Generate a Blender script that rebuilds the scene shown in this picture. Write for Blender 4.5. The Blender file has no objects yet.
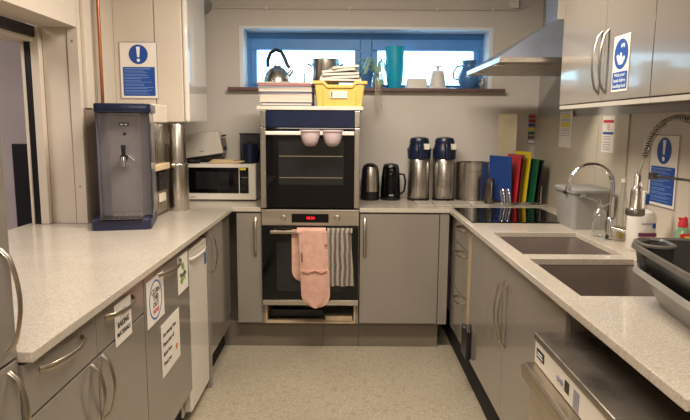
import bpy, bmesh, math, random
from mathutils import Vector, Matrix
random.seed(7)
PI = math.pi
S = bpy.context.scene
C = S.collection

# ---------------------------------------------------------------- camera, world, lights, exposure
FPX = 590.0
EYE = 1.41
cam_d = bpy.data.cameras.new('camera')
cam_d.sensor_fit = 'HORIZONTAL'; cam_d.sensor_width = 36.0
cam_d.lens = 36.0*FPX/690.0
cam_d.clip_start = 0.02
cam = bpy.data.objects.new('camera', cam_d); C.objects.link(cam)
cam.matrix_world = (Matrix.Translation((0, 0, EYE)) @ Matrix.Rotation(PI/2-math.atan(84/FPX), 4, 'X')
                    @ Matrix.Rotation(math.radians(0.4), 4, 'Z'))
S.camera = cam

world = bpy.data.worlds.new('sky'); S.world = world
world.use_nodes = True
bg = world.node_tree.nodes['Background']
bg.inputs[0].default_value = (0.50, 0.80, 1.0, 1)
bg.inputs[1].default_value = 7.0

S.view_settings.view_transform = 'Standard'
S.view_settings.look = 'None'
S.view_settings.gamma = 1.0
S.view_settings.use_curve_mapping = False
S.view_settings.exposure = 0.0

def area(name, loc, sx, sy, power, col, rot=(0, 0, 0)):
    l = bpy.data.lights.new(name, 'AREA'); l.shape = 'RECTANGLE'; l.size = sx; l.size_y = sy
    l.energy = power; l.color = col
    o = bpy.data.objects.new(name, l); C.objects.link(o); o.location = loc; o.rotation_euler = rot
    return o
WARM = (1.0, 0.91, 0.80)
area('ceiling_lamp_light', (0.0, 2.5, 2.40), 1.15, 0.25, 50, WARM)
area('ceiling_lamp_light', (0.0, 0.3, 2.40), 1.15, 0.25, 30, WARM)
area('ceiling_lamp_light', (0.0, -1.7, 2.40), 1.15, 0.25, 30, WARM)
area('serving_room_light', (-2.6, 1.6, 2.38), 1.0, 1.0, 40, (1.0, 0.92, 0.88))

# ---------------------------------------------------------------- materials
def lin(c):
    return tuple(((x/255)/12.92 if x/255 <= 0.04045 else ((x/255+0.055)/1.055)**2.4) for x in c) + (1,)

def mat(name, rgb, rough=0.5, metal=0.0, coat=0.0, var=0.06, scale=8.0, bump=0.0, bscale=200.0,
        stretch=None, emit=None, estr=0.0, trans=0.0, ior=1.45, speck=None, rvar=0.0):
    m = bpy.data.materials.new(name); m.use_nodes = True
    nt = m.node_tree; N = nt.nodes; L = nt.links
    b = N['Principled BSDF']
    base = lin(rgb)
    b.inputs['Roughness'].default_value = rough
    b.inputs['Metallic'].default_value = metal
    b.inputs['Coat Weight'].default_value = coat
    b.inputs['Coat Roughness'].default_value = 0.06
    b.inputs['IOR'].default_value = ior
    b.inputs['Transmission Weight'].default_value = trans
    tc = N.new('ShaderNodeTexCoord'); mp = N.new('ShaderNodeMapping')
    L.new(tc.outputs['Object'], mp.inputs[0])
    if stretch: mp.inputs['Scale'].default_value = stretch
    nz = N.new('ShaderNodeTexNoise'); nz.inputs['Scale'].default_value = scale; nz.inputs['Detail'].default_value = 4
    L.new(mp.outputs[0], nz.inputs['Vector'])
    rp = N.new('ShaderNodeValToRGB')
    lo = tuple(x*(1-var*2) for x in base[:3])+(1,); hi = tuple(min(1, x*(1+var*2)) for x in base[:3])+(1,)
    rp.color_ramp.elements[0].position = 0.3; rp.color_ramp.elements[0].color = lo
    rp.color_ramp.elements[1].position = 0.7; rp.color_ramp.elements[1].color = hi
    L.new(nz.outputs['Fac'], rp.inputs[0])
    out = rp.outputs[0]
    if speck:
        for (sc, col, thr, seed) in speck:
            n2 = N.new('ShaderNodeTexNoise'); n2.inputs['Scale'].default_value = sc; n2.inputs['Detail'].default_value = 2
            m2 = N.new('ShaderNodeMapping'); m2.inputs['Location'].default_value = (seed, seed*2, 0)
            L.new(tc.outputs['Object'], m2.inputs[0]); L.new(m2.outputs[0], n2.inputs['Vector'])
            r2 = N.new('ShaderNodeValToRGB')
            r2.color_ramp.elements[0].position = thr; r2.color_ramp.elements[0].color = (0, 0, 0, 1)
            r2.color_ramp.elements[1].position = thr+0.05; r2.color_ramp.elements[1].color = (1, 1, 1, 1)
            L.new(n2.outputs['Fac'], r2.inputs[0])
            mx = N.new('ShaderNodeMix'); mx.data_type = 'RGBA'
            L.new(r2.outputs[0], mx.inputs['Factor']); L.new(out, mx.inputs['A']); mx.inputs['B'].default_value = lin(col)
            out = mx.outputs['Result']
    L.new(out, b.inputs['Base Color'])
    if rvar:
        mr = N.new('ShaderNodeMapRange'); mr.inputs['To Min'].default_value = max(0, rough-rvar); mr.inputs['To Max'].default_value = rough+rvar
        L.new(nz.outputs['Fac'], mr.inputs[0]); L.new(mr.outputs[0], b.inputs['Roughness'])
    if bump:
        n3 = N.new('ShaderNodeTexNoise'); n3.inputs['Scale'].default_value = bscale; n3.inputs['Detail'].default_value = 3
        L.new(mp.outputs[0], n3.inputs['Vector'])
        bp = N.new('ShaderNodeBump'); bp.inputs['Strength'].default_value = bump; bp.inputs['Distance'].default_value = 0.002
        L.new(n3.outputs['Fac'], bp.inputs['Height']); L.new(bp.outputs[0], b.inputs['Normal'])
    if emit:
        b.inputs['Emission Color'].default_value = lin(emit); b.inputs['Emission Strength'].default_value = estr
    return m

def clear_mat(name, tint, gloss=0.12, rough=0.03, opac=0.0):
    m = bpy.data.materials.new(name); m.use_nodes = True
    nt = m.node_tree; N = nt.nodes; L = nt.links
    N.remove(N['Principled BSDF'])
    tr = N.new('ShaderNodeBsdfTransparent'); tr.inputs[0].default_value = lin(tint)
    gl = N.new('ShaderNodeBsdfGlossy'); gl.inputs['Roughness'].default_value = rough
    df = N.new('ShaderNodeBsdfDiffuse'); df.inputs[0].default_value = lin(tint)
    lw = N.new('ShaderNodeLayerWeight'); lw.inputs[0].default_value = 0.25
    ma = N.new('ShaderNodeMath'); ma.operation = 'MULTIPLY_ADD'; ma.inputs[1].default_value = 0.7; ma.inputs[2].default_value = gloss*0.4
    ma.use_clamp = True
    L.new(lw.outputs['Facing'], ma.inputs[0])
    m1 = N.new('ShaderNodeMixShader'); m1.inputs[0].default_value = opac
    L.new(tr.outputs[0], m1.inputs[1]); L.new(df.outputs[0], m1.inputs[2])
    m2 = N.new('ShaderNodeMixShader')
    L.new(ma.outputs[0], m2.inputs[0]); L.new(m1.outputs[0], m2.inputs[1]); L.new(gl.outputs[0], m2.inputs[2])
    L.new(m2.outputs[0], N['Material Output'].inputs[0])
    return m

M = {}
M['wall'] = mat('wall_paint', (206, 198, 188), 0.7, var=0.015, scale=3, bump=0.1, bscale=120)
M['wall_beige'] = mat('cream_paint', (202, 190, 174), 0.55, var=0.02, scale=3, bump=0.08, bscale=90)
M['mauve'] = mat('mauve_paint', (176, 166, 168), 0.6, var=0.03, scale=4)
M['ceiling'] = mat('ceiling_paint', (220, 212, 200), 0.8, var=0.01)
M['panel_wall'] = mat('splash_panel_gloss', (196, 186, 166), 0.16, coat=0.4, var=0.015, scale=3)
M['panel_grey'] = mat('splash_panel_grey', (160, 156, 150), 0.3, coat=0.2, var=0.02, scale=3)
M['cab'] = mat('taupe_gloss_door', (134, 126, 116), 0.2, coat=0.55, var=0.012, scale=2, bump=0.02, bscale=6)
M['cab_edge'] = mat('taupe_carcass', (128, 119, 108), 0.4, var=0.02)
M['plinth'] = mat('plinth_board', (112, 101, 88), 0.4, var=0.05, scale=2.5)
M['black_gap'] = mat('dark_recess', (20, 18, 17), 0.8, var=0.05)
M['worktop'] = mat('speckled_worktop', (187, 177, 162), 0.22, coat=0.25, var=0.03, scale=5,
                   speck=[(190, (206, 198, 186), 0.57, 3), (210, (162, 149, 132), 0.61, 9), (90, (178, 166, 150), 0.61, 15)])
M['floor'] = mat('speckled_vinyl', (160, 150, 130), 0.38, coat=0.1, var=0.05, scale=2.2,
                 speck=[(90, (184, 172, 148), 0.57, 5), (100, (140, 127, 106), 0.58, 11), (30, (152, 138, 114), .58, 21)], bump=0.05, bscale=300)
M['steel'] = mat('brushed_steel', (190, 184, 176), 0.28, 1.0, var=0.05, scale=30, stretch=(1, 1, 0.05), rvar=0.06)
M['steel_h'] = mat('brushed_steel_panel', (196, 188, 178), 0.32, 1.0, var=0.05, scale=30, stretch=(0.05, 1, 1), rvar=0.06)
M['steel_dark'] = mat('worn_steel', (120, 114, 108), 0.35, 1.0, var=0.12, scale=12, rvar=0.12)
M['hood_steel'] = mat('hood_steel', (150, 156, 170), 0.42, 0.7, var=0.06, scale=6, rvar=0.06)
M['handle'] = mat('satin_handle', (186, 174, 156), 0.3, 1.0, var=0.03)
M['heater_steel'] = mat('heater_steel', (186, 180, 178), 0.3, 0.75, var=0.05, scale=20, stretch=(1, 1, .05))
M['heater_panel'] = mat('heater_front_panel', (132, 126, 128), 0.32, 0.35, var=0.04, scale=10)
M['chrome'] = mat('chrome', (222, 222, 222), 0.07, 1.0, var=0.02)
M['copper'] = mat('copper_pipe', (168, 106, 74), 0.3, 0.8, var=0.15, scale=14, stretch=(1, 1, .3))
M['sink'] = mat('grey_sink_composite', (128, 116, 108), 0.35, 0.35, var=0.05, scale=10)
M['black_gloss'] = mat('black_glass', (8, 8, 10), 0.05, coat=0.0, ior=1.4, var=0.02)
M['black_plastic'] = mat('black_plastic', (24, 24, 27), 0.3, var=0.05)
M['blue_plastic'] = mat('navy_plastic', (38, 40, 64), 0.35, var=0.05)
M['navy_dark'] = mat('dark_navy_plastic', (24, 32, 58), 0.28, var=0.05)
M['white'] = mat('white_gloss', (226, 218, 204), 0.2, coat=0.4, var=0.01)
M['white_matt'] = mat('white_plastic', (222, 216, 206), 0.45, var=0.015)
M['paper'] = mat('paper', (226, 218, 206), 0.7, var=0.02)
M['blue_print'] = mat('blue_print', (34, 74, 150), 0.4, var=0.04)
M['white_print'] = mat('white_print', (226, 228, 232), 0.5, var=0.01)
M['pale_print'] = mat('pale_blue_print', (120, 150, 205), 0.5, var=0.05)
M['black_print'] = mat('black_print', (34, 32, 34), 0.5, var=0.02)
M['red_print'] = mat('red_print', (196, 44, 50), 0.5, var=0.03)
M['green_print'] = mat('green_print', (120, 160, 60), 0.5, var=0.1, scale=40)
M['yellow_print'] = mat('yellow_print', (222, 204, 60), 0.5, var=0.05)
M['grey_print'] = mat('grey_print', (140, 140, 150), 0.5, var=0.05)
M['orange_print'] = mat('orange_print', (214, 120, 40), 0.5)
M['wood'] = mat('pale_wood', (180, 156, 126), 0.55, var=0.08, scale=14, stretch=(1, 1, .15))
M['sill'] = mat('brown_sill', (104, 76, 74), 0.4, var=0.05)
M['frame'] = mat('window_frame_daylight_blue', (84, 146, 206), 0.4, var=0.02)  # blue cast of the daylight put into the grey frame's colour
M['trim_white'] = mat('white_trim', (224, 226, 228), 0.4, var=0.01)
M['pane'] = clear_mat('window_pane', (245, 250, 252), 0.05)
M['glass'] = clear_mat('clear_glass', (242, 244, 242), 0.2, opac=0.08)
M['guard'] = clear_mat('clear_guard', (205, 205, 212), 0.2, opac=0.22)
M['teal'] = mat('teal_glaze', (24, 170, 204), 0.25, coat=0.3, var=0.05)
M['jug_blue'] = mat('blue_glaze', (70, 116, 168), 0.3, coat=0.3, var=0.03)
M['pink'] = mat('pink_quilted_cotton', (206, 162, 144), 0.9, var=0.05, scale=30, bump=0.5, bscale=140)
M['pink_dark'] = mat('pink_piping', (184, 134, 114), 0.9, var=0.05)
M['cup'] = mat('lilac_plastic', (202, 182, 182), 0.35, var=0.02)
M['yellow_tray'] = mat('yellow_plastic', (228, 194, 104), 0.4, var=0.02)
M['grey_bucket'] = mat('grey_plastic', (142, 140, 136), 0.42, var=0.03)
M['grey_bowl'] = mat('silver_grey_plastic', (142, 140, 138), 0.35, var=0.04)
M['char_bowl'] = mat('charcoal_plastic', (52, 50, 50), 0.33, var=0.05)
M['char_rim'] = mat('worn_grey_rim', (96, 91, 85), 0.35, var=0.08)
M['b_blue'] = mat('board_blue', (34, 70, 140), 0.45, var=0.06, bump=.1)
M['b_red'] = mat('board_red', (190, 36, 50), 0.45, var=0.05)
M['b_brown'] = mat('board_brown', (112, 72, 56), 0.5, var=0.05)
M['b_yellow'] = mat('board_yellow', (220, 192, 30), 0.45, var=0.04)
M['b_green'] = mat('board_green', (18, 90, 58), 0.45, var=0.05)
M['b_white'] = mat('board_stained_white', (206, 190, 160), 0.5, var=0.1, scale=5)
M['leaf'] = mat('spider_leaf', (184, 216, 200), 0.5, var=0.15)
M['root'] = mat('pale_root', (188, 170, 152), 0.8, var=0.1)
M['liquid_y'] = clear_mat('yellow_liquid', (220, 200, 60), 0.1, opac=0.4)
M['liquid_g'] = clear_mat('green_liquid', (176, 216, 178), 0.1, opac=0.35)
M['fabric'] = mat('beige_cloth', (214, 190, 150), 0.95, var=0.06, bump=.3)
M['toaster'] = mat('toaster_enamel', (206, 198, 186), 0.3, coat=0.3, var=0.02)
M['led'] = mat('red_digits', (220, 20, 40), 0.5, emit=(255, 30, 60), estr=1.6)
M['lamp'] = mat('lamp_diffuser', (250, 240, 220), 0.6, emit=(255, 228, 190), estr=4)
M['oven_glass'] = mat('oven_inner_glass', (30, 31, 32), 0.08, ior=1.45, var=0.1, scale=6)
M['page'] = mat('page_edges', (214, 200, 184), 0.8, var=0.1, scale=60, stretch=(0.05, 0.05, 6))
M['book_pink'] = mat('book_cover_maroon', (176, 70, 92), 0.5)
M['book_grey'] = mat('book_cover_grey', (120, 134, 144), 0.5)
M['book_cream'] = mat('book_cover_cream', (224, 212, 196), 0.5)
M['book_navy'] = mat('book_cover_navy', (36, 62, 120), 0.5)
M['blue_sheen_glass'] = mat('dark_glass_blue_reflection', (20, 32, 58), 0.06, ior=1.5, var=0.1)  # blue window reflection put into the dark panel glass colour
M['pelmet'] = mat('pale_grey_board', (178, 170, 156), 0.35, var=0.02)
M['front_gloss'] = mat('white_high_gloss', (222, 216, 206), 0.05, coat=1.0, var=0.005)
M['lid_steel'] = mat('worn_steel_top', (150, 142, 132), 0.3, 0.9, var=0.1, scale=9, rvar=0.1)
M['bowl_rim'] = mat('silver_rim', (150, 146, 138), 0.3, var=0.06)
M['tan_panel'] = mat('tan_splash_panel', (134, 120, 106), 0.45, var=0.06)
M['ring'] = mat('hob_marking', (90, 90, 92), 0.3)
M['marble'] = mat('dark_patterned_tin', (52, 50, 54), 0.3, var=0.5, scale=22)

def stripe_mat():
    m = mat('striped_towel', (120, 108, 96), 0.95, bump=0.5, bscale=200)
    nt = m.node_tree; N = nt.nodes; L = nt.links; b = N['Principled BSDF']
    tc = N.new('ShaderNodeTexCoord'); wv = N.new('ShaderNodeTexWave')
    wv.inputs['Scale'].default_value = 11; wv.inputs['Distortion'].default_value = 2.5; wv.inputs['Detail'].default_value = 2
    L.new(tc.outputs['Object'], wv.inputs[0])
    r = N.new('ShaderNodeValToRGB')
    r.color_ramp.elements[0].position = .3; r.color_ramp.elements[0].color = lin((98, 90, 84))
    r.color_ramp.elements[1].position = .8; r.color_ramp.elements[1].color = lin((160, 150, 136))
    L.new(wv.outputs['Fac'], r.inputs[0]); L.new(r.outputs[0], b.inputs['Base Color'])
    return m
M['towel'] = stripe_mat()

# ---------------------------------------------------------------- mesh builder
class MB:
    def __init__(s): s.bm = bmesh.new()
    def box(s, x0, x1, y0, y1, z0, z1, mtx=None):
        v = [s.bm.verts.new(p) for p in ((x0,y0,z0),(x1,y0,z0),(x1,y1,z0),(x0,y1,z0),(x0,y0,z1),(x1,y0,z1),(x1,y1,z1),(x0,y1,z1))]
        for f in ((0,3,2,1),(4,5,6,7),(0,1,5,4),(1,2,6,5),(2,3,7,6),(3,0,4,7)): s.bm.faces.new([v[i] for i in f])
        if mtx is not None:
            for q in v: q.co = mtx @ q.co
        return s
    def rings(s, rings, cap0=True, cap1=True, close=True):
        R = [[s.bm.verts.new(p) for p in r] for r in rings]
        n = len(R[0])
        for a, b in zip(R, R[1:]):
            for i in range(n if close else n-1):
                j = (i+1) % n
                s.bm.faces.new((a[i], a[j], b[j], b[i]))
        if cap0: s.bm.faces.new(list(reversed(R[0])))
        if cap1: s.bm.faces.new(R[-1])
        return s
    def lathe(s, prof, cx=0, cy=0, n=32, sx=1, sy=1, cap0=True, cap1=True):
        return s.rings([[(cx+sx*r*math.cos(2*PI*i/n), cy+sy*r*math.sin(2*PI*i/n), z) for i in range(n)] for r, z in prof], cap0, cap1)
    def tube(s, pts, r, n=10, rx=None, side=None, cap=True):
        """sweep; r scalar or list; rx/side gives a flattened band (width rx along side)"""
        pts = [Vector(p) for p in pts]; rs = r if isinstance(r, (list, tuple)) else [r]*len(pts)
        rings = []; prev = None
        for i, p in enumerate(pts):
            t = (pts[min(i+1, len(pts)-1)]-pts[max(i-1, 0)]).normalized()
            if side is not None: u = Vector(side)
            elif prev is None:
                u = Vector((0, 0, 1)) if abs(t.z) < .9 else Vector((1, 0, 0))
            else: u = prev
            u = (u-t*u.dot(t)).normalized(); w = t.cross(u); prev = u
            a = rx if rx else rs[i]
            rings.append([p+u*(a if rx else rs[i])*math.cos(2*PI*k/n)+w*rs[i]*math.sin(2*PI*k/n) for k in range(n)])
        return s.rings(rings, cap, cap)
    def prism(s, pts, axis, a0, a1):
        """extrude 2D polygon along axis: 'x' (pts=(y,z)), 'y' (pts=(x,z)), 'z' (pts=(x,y))"""
        f = {'x': lambda p, a: (a, p[0], p[1]), 'y': lambda p, a: (p[0], a, p[1]), 'z': lambda p, a: (p[0], p[1], a)}[axis]
        s.rings([[f(p, a0) for p in pts], [f(p, a1) for p in pts]])
        return s
    def rrings(s, specs, n=5, cap0=True, cap1=True):
        """loft of rounded rectangles: (cx,cy,hw,hd,r,z)"""
        R = []
        for cx, cy, hw, hd, r, z in specs:
            ring = []
            for qx, qy, a0 in ((1, 1, 0), (-1, 1, 90), (-1, -1, 180), (1, -1, 270)):
                for k in range(n):
                    a = math.radians(a0+90*k/(n-1))
                    ring.append((cx+qx*(hw-r)+r*math.cos(a), cy+qy*(hd-r)+r*math.sin(a), z))
            R.append(ring)
        return s.rings(R, cap0, cap1)
    def xf(s, m):
        bmesh.ops.transform(s.bm, matrix=m, verts=s.bm.verts); return s
    def build(s, name, material, parent=None, bevel=0.0, smooth=False, origin=None, seg=2, sub=0, auto=40):
        bmesh.ops.recalc_face_normals(s.bm, faces=s.bm.faces)
        if origin is not None:
            bmesh.ops.translate(s.bm, verts=s.bm.verts, vec=-Vector(origin))
        me = bpy.data.meshes.new(name); s.bm.to_mesh(me); s.bm.free()
        o = bpy.data.objects.new(name, me); C.objects.link(o)
        me.materials.append(M[material] if isinstance(material, str) else material)
        if parent is not None: o.parent = parent
        elif origin is not None: o.location = origin
        if bevel:
            b = o.modifiers.new('bevel', 'BEVEL'); b.width = bevel; b.segments = seg; b.limit_method = 'ANGLE'; b.angle_limit = math.radians(35)
        if sub:
            q = o.modifiers.new('sub', 'SUBSURF'); q.levels = sub; q.render_levels = sub
        if smooth:
            for p in me.polygons: p.use_smooth = True
            if auto < 180 and not sub:
                e = me.attributes.get('sharp_edge') or me.attributes.new('sharp_edge', 'BOOLEAN', 'EDGE')
                bm = bmesh.new(); bm.from_mesh(me); bm.edges.ensure_lookup_table()
                for i, ed in enumerate(bm.edges):
                    if len(ed.link_faces) == 2 and ed.calc_face_angle(0) > math.radians(auto): e.data[i].value = True
                bm.free()
        return o

def props(o, label=None, cat=None, group=None, kind=None):
    if label: o['label'] = label
    if cat: o['category'] = cat
    if group: o['group'] = group
    if kind: o['kind'] = kind
    return o
def thing(name, label, cat, loc=(0, 0, 0), rz=0.0, group=None):
    o = bpy.data.objects.new(name, None); C.objects.link(o); o.empty_display_size = .05
    o.location = loc; o.rotation_euler = (0, 0, rz)
    return props(o, label, cat, group)
def struct(o, label=None): return props(o, label, None, None, 'structure')
def W(mb, name, m, par, **k):
    """part given in world coordinates, parent unrotated"""
    return mb.build(name, m, par, origin=par.location, **k)
def dup(root, loc, label, rz=None):
    r = root.copy(); C.objects.link(r); r.location = loc; r['label'] = label
    if rz is not None: r.rotation_euler = (0, 0, rz)
    for ch in list(root.children):
        c = ch.copy(); C.objects.link(c); c.parent = r
        for g in list(ch.children):
            d = g.copy(); C.objects.link(d); d.parent = c
    return r
def text(txt, size, name, m, parent, loc, align='CENTER', thick=0.0003, sx=1.0):
    """flat lettering in the local xz plane facing -y"""
    cu = bpy.data.curves.new('txt', 'FONT'); cu.body = txt; cu.size = size; cu.align_x = align; cu.align_y = 'CENTER'
    cu.resolution_u = 2; cu.extrude = thick; cu.offset = size*0.012
    t = bpy.data.objects.new('txt', cu); C.objects.link(t)
    dg = bpy.context.evaluated_depsgraph_get(); dg.update()
    me = bpy.data.meshes.new_from_object(t.evaluated_get(dg))
    bpy.data.objects.remove(t); bpy.data.curves.remove(cu)
    me.transform(Matrix.Translation(loc) @ Matrix.Rotation(PI/2, 4, 'X') @ Matrix.Diagonal((sx, 1, 1, 1)))
    me.materials.clear(); me.materials.append(M[m])
    o = bpy.data.objects.new(name, me); C.objects.link(o); o.parent = parent
    return o

# ---------------------------------------------------------------- room numbers
YB = 4.20      # back wall
XR = 1.35      # right wall
XL = -1.31     # left wall (inner face)
ZC = 2.46      # ceiling
WT = 0.91      # worktop top
WB = 0.884     # worktop underside
YF = 3.60      # fronts, back run
XFL = -0.715   # fronts, left run
XFR = 0.668    # fronts, right run
YN = -3.0      # wall behind the camera

# floor, ceiling
o = MB().box(-3.6, XR+.2, YN-.1, YB+.3, -.06, 0).build('floor', 'floor'); struct(o, 'beige speckled vinyl floor')
o = MB().box(-3.6, XR+.2, YN-.1, YB+.3, ZC, ZC+.06).build('ceiling', 'ceiling'); struct(o, 'plain ceiling')
# back wall with the window opening
WX0, WX1, WZ0, WZ1 = -.718, .995, 1.672, 2.076
w = MB()
w.box(-3.6, WX0, YB, YB+.3, 0, ZC).box(WX1, XR+.2, YB, YB+.3, 0, ZC).box(WX0, WX1, YB, YB+.3, 0, WZ0).box(WX0, WX1, YB, YB+.3, WZ1, ZC)
wall_back = struct(w.build('wall_back', 'wall'), 'pale painted wall with the high window')
# right wall with glossy splash panels
wall_right = struct(MB().box(XR, XR+.2, YN, YB, 0, ZC).build('wall_right', 'panel_grey'), 'painted wall behind the sinks')
MB().box(XR-.012, XR-.0005, 3.156, YB-.001, WT+.001, 1.475).build('splash_panel', 'panel_wall', wall_right)
MB().box(XR-.012, XR-.0005, 2.82, 3.150, WT+.001, 1.475).build('splash_panel', 'panel_wall', wall_right)
MB().box(XR-.004, XR-.0005, .9, 2.815, WT+.001, 1.475).build('splash_panel', 'wall_beige', wall_right)
# left wall with the serving hatch
w = MB()
w.box(-1.56, XL, 2.97, YB, 0, ZC)
w.box(-1.58, XL, 1.15, 2.97, 0, WB-.001)
w.box(-1.49, XL, 1.15, 2.97, 1.876, ZC)
w.box(-1.58, XL, YN, 1.15, 0, ZC)
wall_left = struct(w.build('wall_left', 'wall_beige'), 'cream wall with the serving hatch')
MB().box(-1.483, -1.365, 2.963, 2.9695, WT+.001, 1.875).build('jamb_panel', 'wall_beige', wall_left, bevel=.001)
MB().box(-1.36, -1.306, 2.958, 2.9695, WT+.001, 2.45).build('corner_strip', 'wall_beige', wall_left, bevel=.002)
for z in (1.81, 1.1): MB().lathe([(.004, 0), (.004, .002), (.001, .003)], n=10).xf(Matrix.Translation((-1.335, 2.9575, z)) @ Matrix.Rotation(PI/2, 4, 'X')).build('screw', 'steel_dark', wall_left)
MB().box(XL+.0005, XL+.02, 3.00, 3.085, 1.49, 2.45).build('boxing_strip', 'wall_beige', wall_left, bevel=.003)
MB().box(XL+.0005, XL+.03, 3.16, 3.20, 1.49, 2.45).build('boxing_strip', 'wall_beige', wall_left, bevel=.003)
MB().box(XL+.0005, XL+.01, 2.985, 3.40, WT+.001, 1.485).build('splash_panel', 'tan_panel', wall_left)
# roller shutter gear of the hatch
g = thing('hatch_shutter_frame', 'dark shutter box and steel guide channel at the far end of the serving hatch', 'shutter', (-1.52, 2.95, .915))
W(MB().box(-1.528, -1.486, 2.93, 2.969, WT+.001, 1.874), 'guide_channel', 'wall_beige', g, bevel=.003)
W(MB().box(-1.556, -1.530, 2.93, 2.969, WT+.001, 1.823), 'brush_strip', 'black_plastic', g)
W(MB().box(-1.568, -1.558, 2.92, 2.969, WT+.001, 1.823), 'inner_channel', 'wall_beige', g)
W(MB().box(-1.62, -1.50, 1.2, 2.968, 1.825, 1.874), 'shutter_box', 'black_plastic', g)
W(MB().box(-1.63, -1.51, 1.2, 2.968, 1.803, 1.823), 'box_trim', 'wall_beige', g)
# room beyond the hatch
struct(MB().box(-3.6, -1.58, 3.6, 3.7, 0, ZC).build('wall_far', 'mauve'), 'mauve wall of the room beyond the hatch')
struct(MB().box(-3.7, -3.6, YN, 3.6, 0, ZC).build('wall_outer', 'mauve'))
struct(MB().box(-3.6, XR+.2, YN-.1, YN, 0, ZC).build('wall_near', 'wall'))
dp = MB().box(-2.02, -1.915, 3.585, 3.6, .75, 1.29).build('noticeboard', 'black_plastic', origin=(-1.99, 3.59, 1.0), bevel=.003)
props(dp, 'narrow black panel on the mauve wall seen through the hatch', 'panel')

# ---------------------------------------------------------------- window
win = MB()
fy0, fy1 = 4.385, 4.44
za, zb = WZ0+.0255, WZ1-.0455
win.box(WX0, WX1, fy0, fy1, zb, WZ1-.0005).box(WX0, WX1, fy0, fy1, WZ0+.0005, za)
win.box(WX0+.0005, WX0+.03, fy0, fy1, za, zb).box(WX1-.03, WX1-.0005, fy0, fy1, za, zb).box(.105, .185, fy0, fy1, za, zb)
window_1 = struct(win.build('window_1', 'frame', bevel=.004), 'long high window with grey frame over the counter')
for (a, b) in ((WX0+.03, .105), (.185, WX1-.03)):
    s = MB(); e = .042
    s.box(a+.001, b-.001, fy0-.012, fy1-.01, zb-.08, zb-.001).box(a+.001, b-.001, fy0-.012, fy1-.01, za+.001, za+.012)
    s.box(a+.001, a+e, fy0-.012, fy1-.01, za+.0125, zb-.0805).box(b-e, b-.001, fy0-.012, fy1-.01, za+.0125, zb-.0805)
    f = s.build('sash', 'frame', window_1, bevel=.004)
    MB().box(a+e-.002, b-e+.002, fy0+.012, fy0+.018, za+.011, zb-.079).build('pane', 'pane', window_1)
t = MB(); q = .022
t.box(WX0-.001, WX1+.001, YB-.006, fy0, WZ1-.006, WZ1+q-.01).box(WX0-q, WX0+.006, YB-.006, fy0-.001, WZ0, WZ1+.012).box(WX1-.006, WX1+q, YB-.006, fy0-.001, WZ0, WZ1+.012)
struct(t.build('trim_1', 'trim_white', bevel=.002), 'white lining around the window reveal')
sl = MB().box(-.815, 1.10, YB-.06, YB, 1.650, 1.671).box(WX0+.007, WX1-.007, YB, fy0-.013, 1.650, 1.6721)
sill = struct(sl.build('trim_2', 'sill', bevel=.003), 'dark brown window sill board')
SZ = 1.6725
# conduit along the top of the back wall
cd = thing('wall_conduit', 'thin white conduit clipped along the wall above the window', 'conduit', (.2, YB-.01, 2.2))
W(MB().tube([(-.93, YB-.012, 2.205), (1.17, YB-.012, 2.205), (1.24, YB-.012, 2.235)], .006), 'tube', 'wall', cd, smooth=True)
for x in (-.55, .02, .62, 1.0): W(MB().box(x-.008, x+.008, YB-.02, YB-.0005, 2.195, 2.216), 'clip', 'white_matt', cd, bevel=.002)
jb = MB().box(1.11, 1.17, YB-.05, YB-.0005, 2.21, 2.40).build('junction_box', 'white_matt', origin=(1.14, YB-.02, 2.21), bevel=.005)
props(jb, 'small cream junction box above the right end of the window', 'box')

# ceiling lamps (out of frame, light the room)
for k, y in enumerate((2.5, .3, -1.7)):
    cl = thing('ceiling_light', ('slim ceiling batten light nearest the ovens', 'slim ceiling batten light in the middle of the room', 'slim ceiling batten light nearest the entrance')[k], 'ceiling light', (0, y, 2.459))
    MB().box(-.62, .62, -.15, .15, -.035, 0).build('housing', 'white_matt', cl, bevel=.004)
    MB().box(-.60, .60, -.13, .13, -.045, -.036).build('diffuser', 'lamp', cl)

# ---------------------------------------------------------------- worktop (U shape, two sink cut-outs)
def grid_slab(xs, ys, inside, z0, z1):
    mb = MB(); bm = mb.bm; vt = {}
    def V(i, j, z):
        k = (i, j, z)
        if k not in vt: vt[k] = bm.verts.new((xs[i], ys[j], z))
        return vt[k]
    occ = {(i, j) for i in range(len(xs)-1) for j in range(len(ys)-1) if inside((xs[i]+xs[i+1])/2, (ys[j]+ys[j+1])/2)}
    for (i, j) in occ:
        bm.faces.new((V(i, j, z1), V(i+1, j, z1), V(i+1, j+1, z1), V(i, j+1, z1)))
        bm.faces.new((V(i, j, z0), V(i, j+1, z0), V(i+1, j+1, z0), V(i+1, j, z0)))
        for (di, dj, a, b) in ((-1, 0, (i, j), (i, j+1)), (1, 0, (i+1, j+1), (i+1, j)), (0, -1, (i+1, j), (i, j)), (0, 1, (i, j+1), (i+1, j+1))):
            if (i+di, j+dj) not in occ: bm.faces.new((V(*a, z0), V(*b, z0), V(*b, z1), V(*a, z1)))
    return mb
xs = [-1.60, -1.309, -.690, -.516, .089, .640, .712, 1.105, 1.115, XR-.001]
ys = [1.04, 1.248, 1.72, 2.225, 2.305, 2.80, 2.962, 3.59, YB-.001]
def ins(x, y):
    if .712 < x < 1.11 and (1.72 < y < 2.225 or 2.305 < y < 2.80): return False
    if x > .640: return True
    if x < -.690: return y > 1.248 and (x > -1.309 or y < 2.962)
    return y > 3.59 and not (-.516 < x < .089)
wt = thing('worktop', 'beige speckled U-shaped worktop running round three walls', 'worktop', (0, 3.5, WB))
W(grid_slab(xs, ys, ins, WB, WT), 'slab', 'worktop', wt, bevel=.003)

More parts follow.
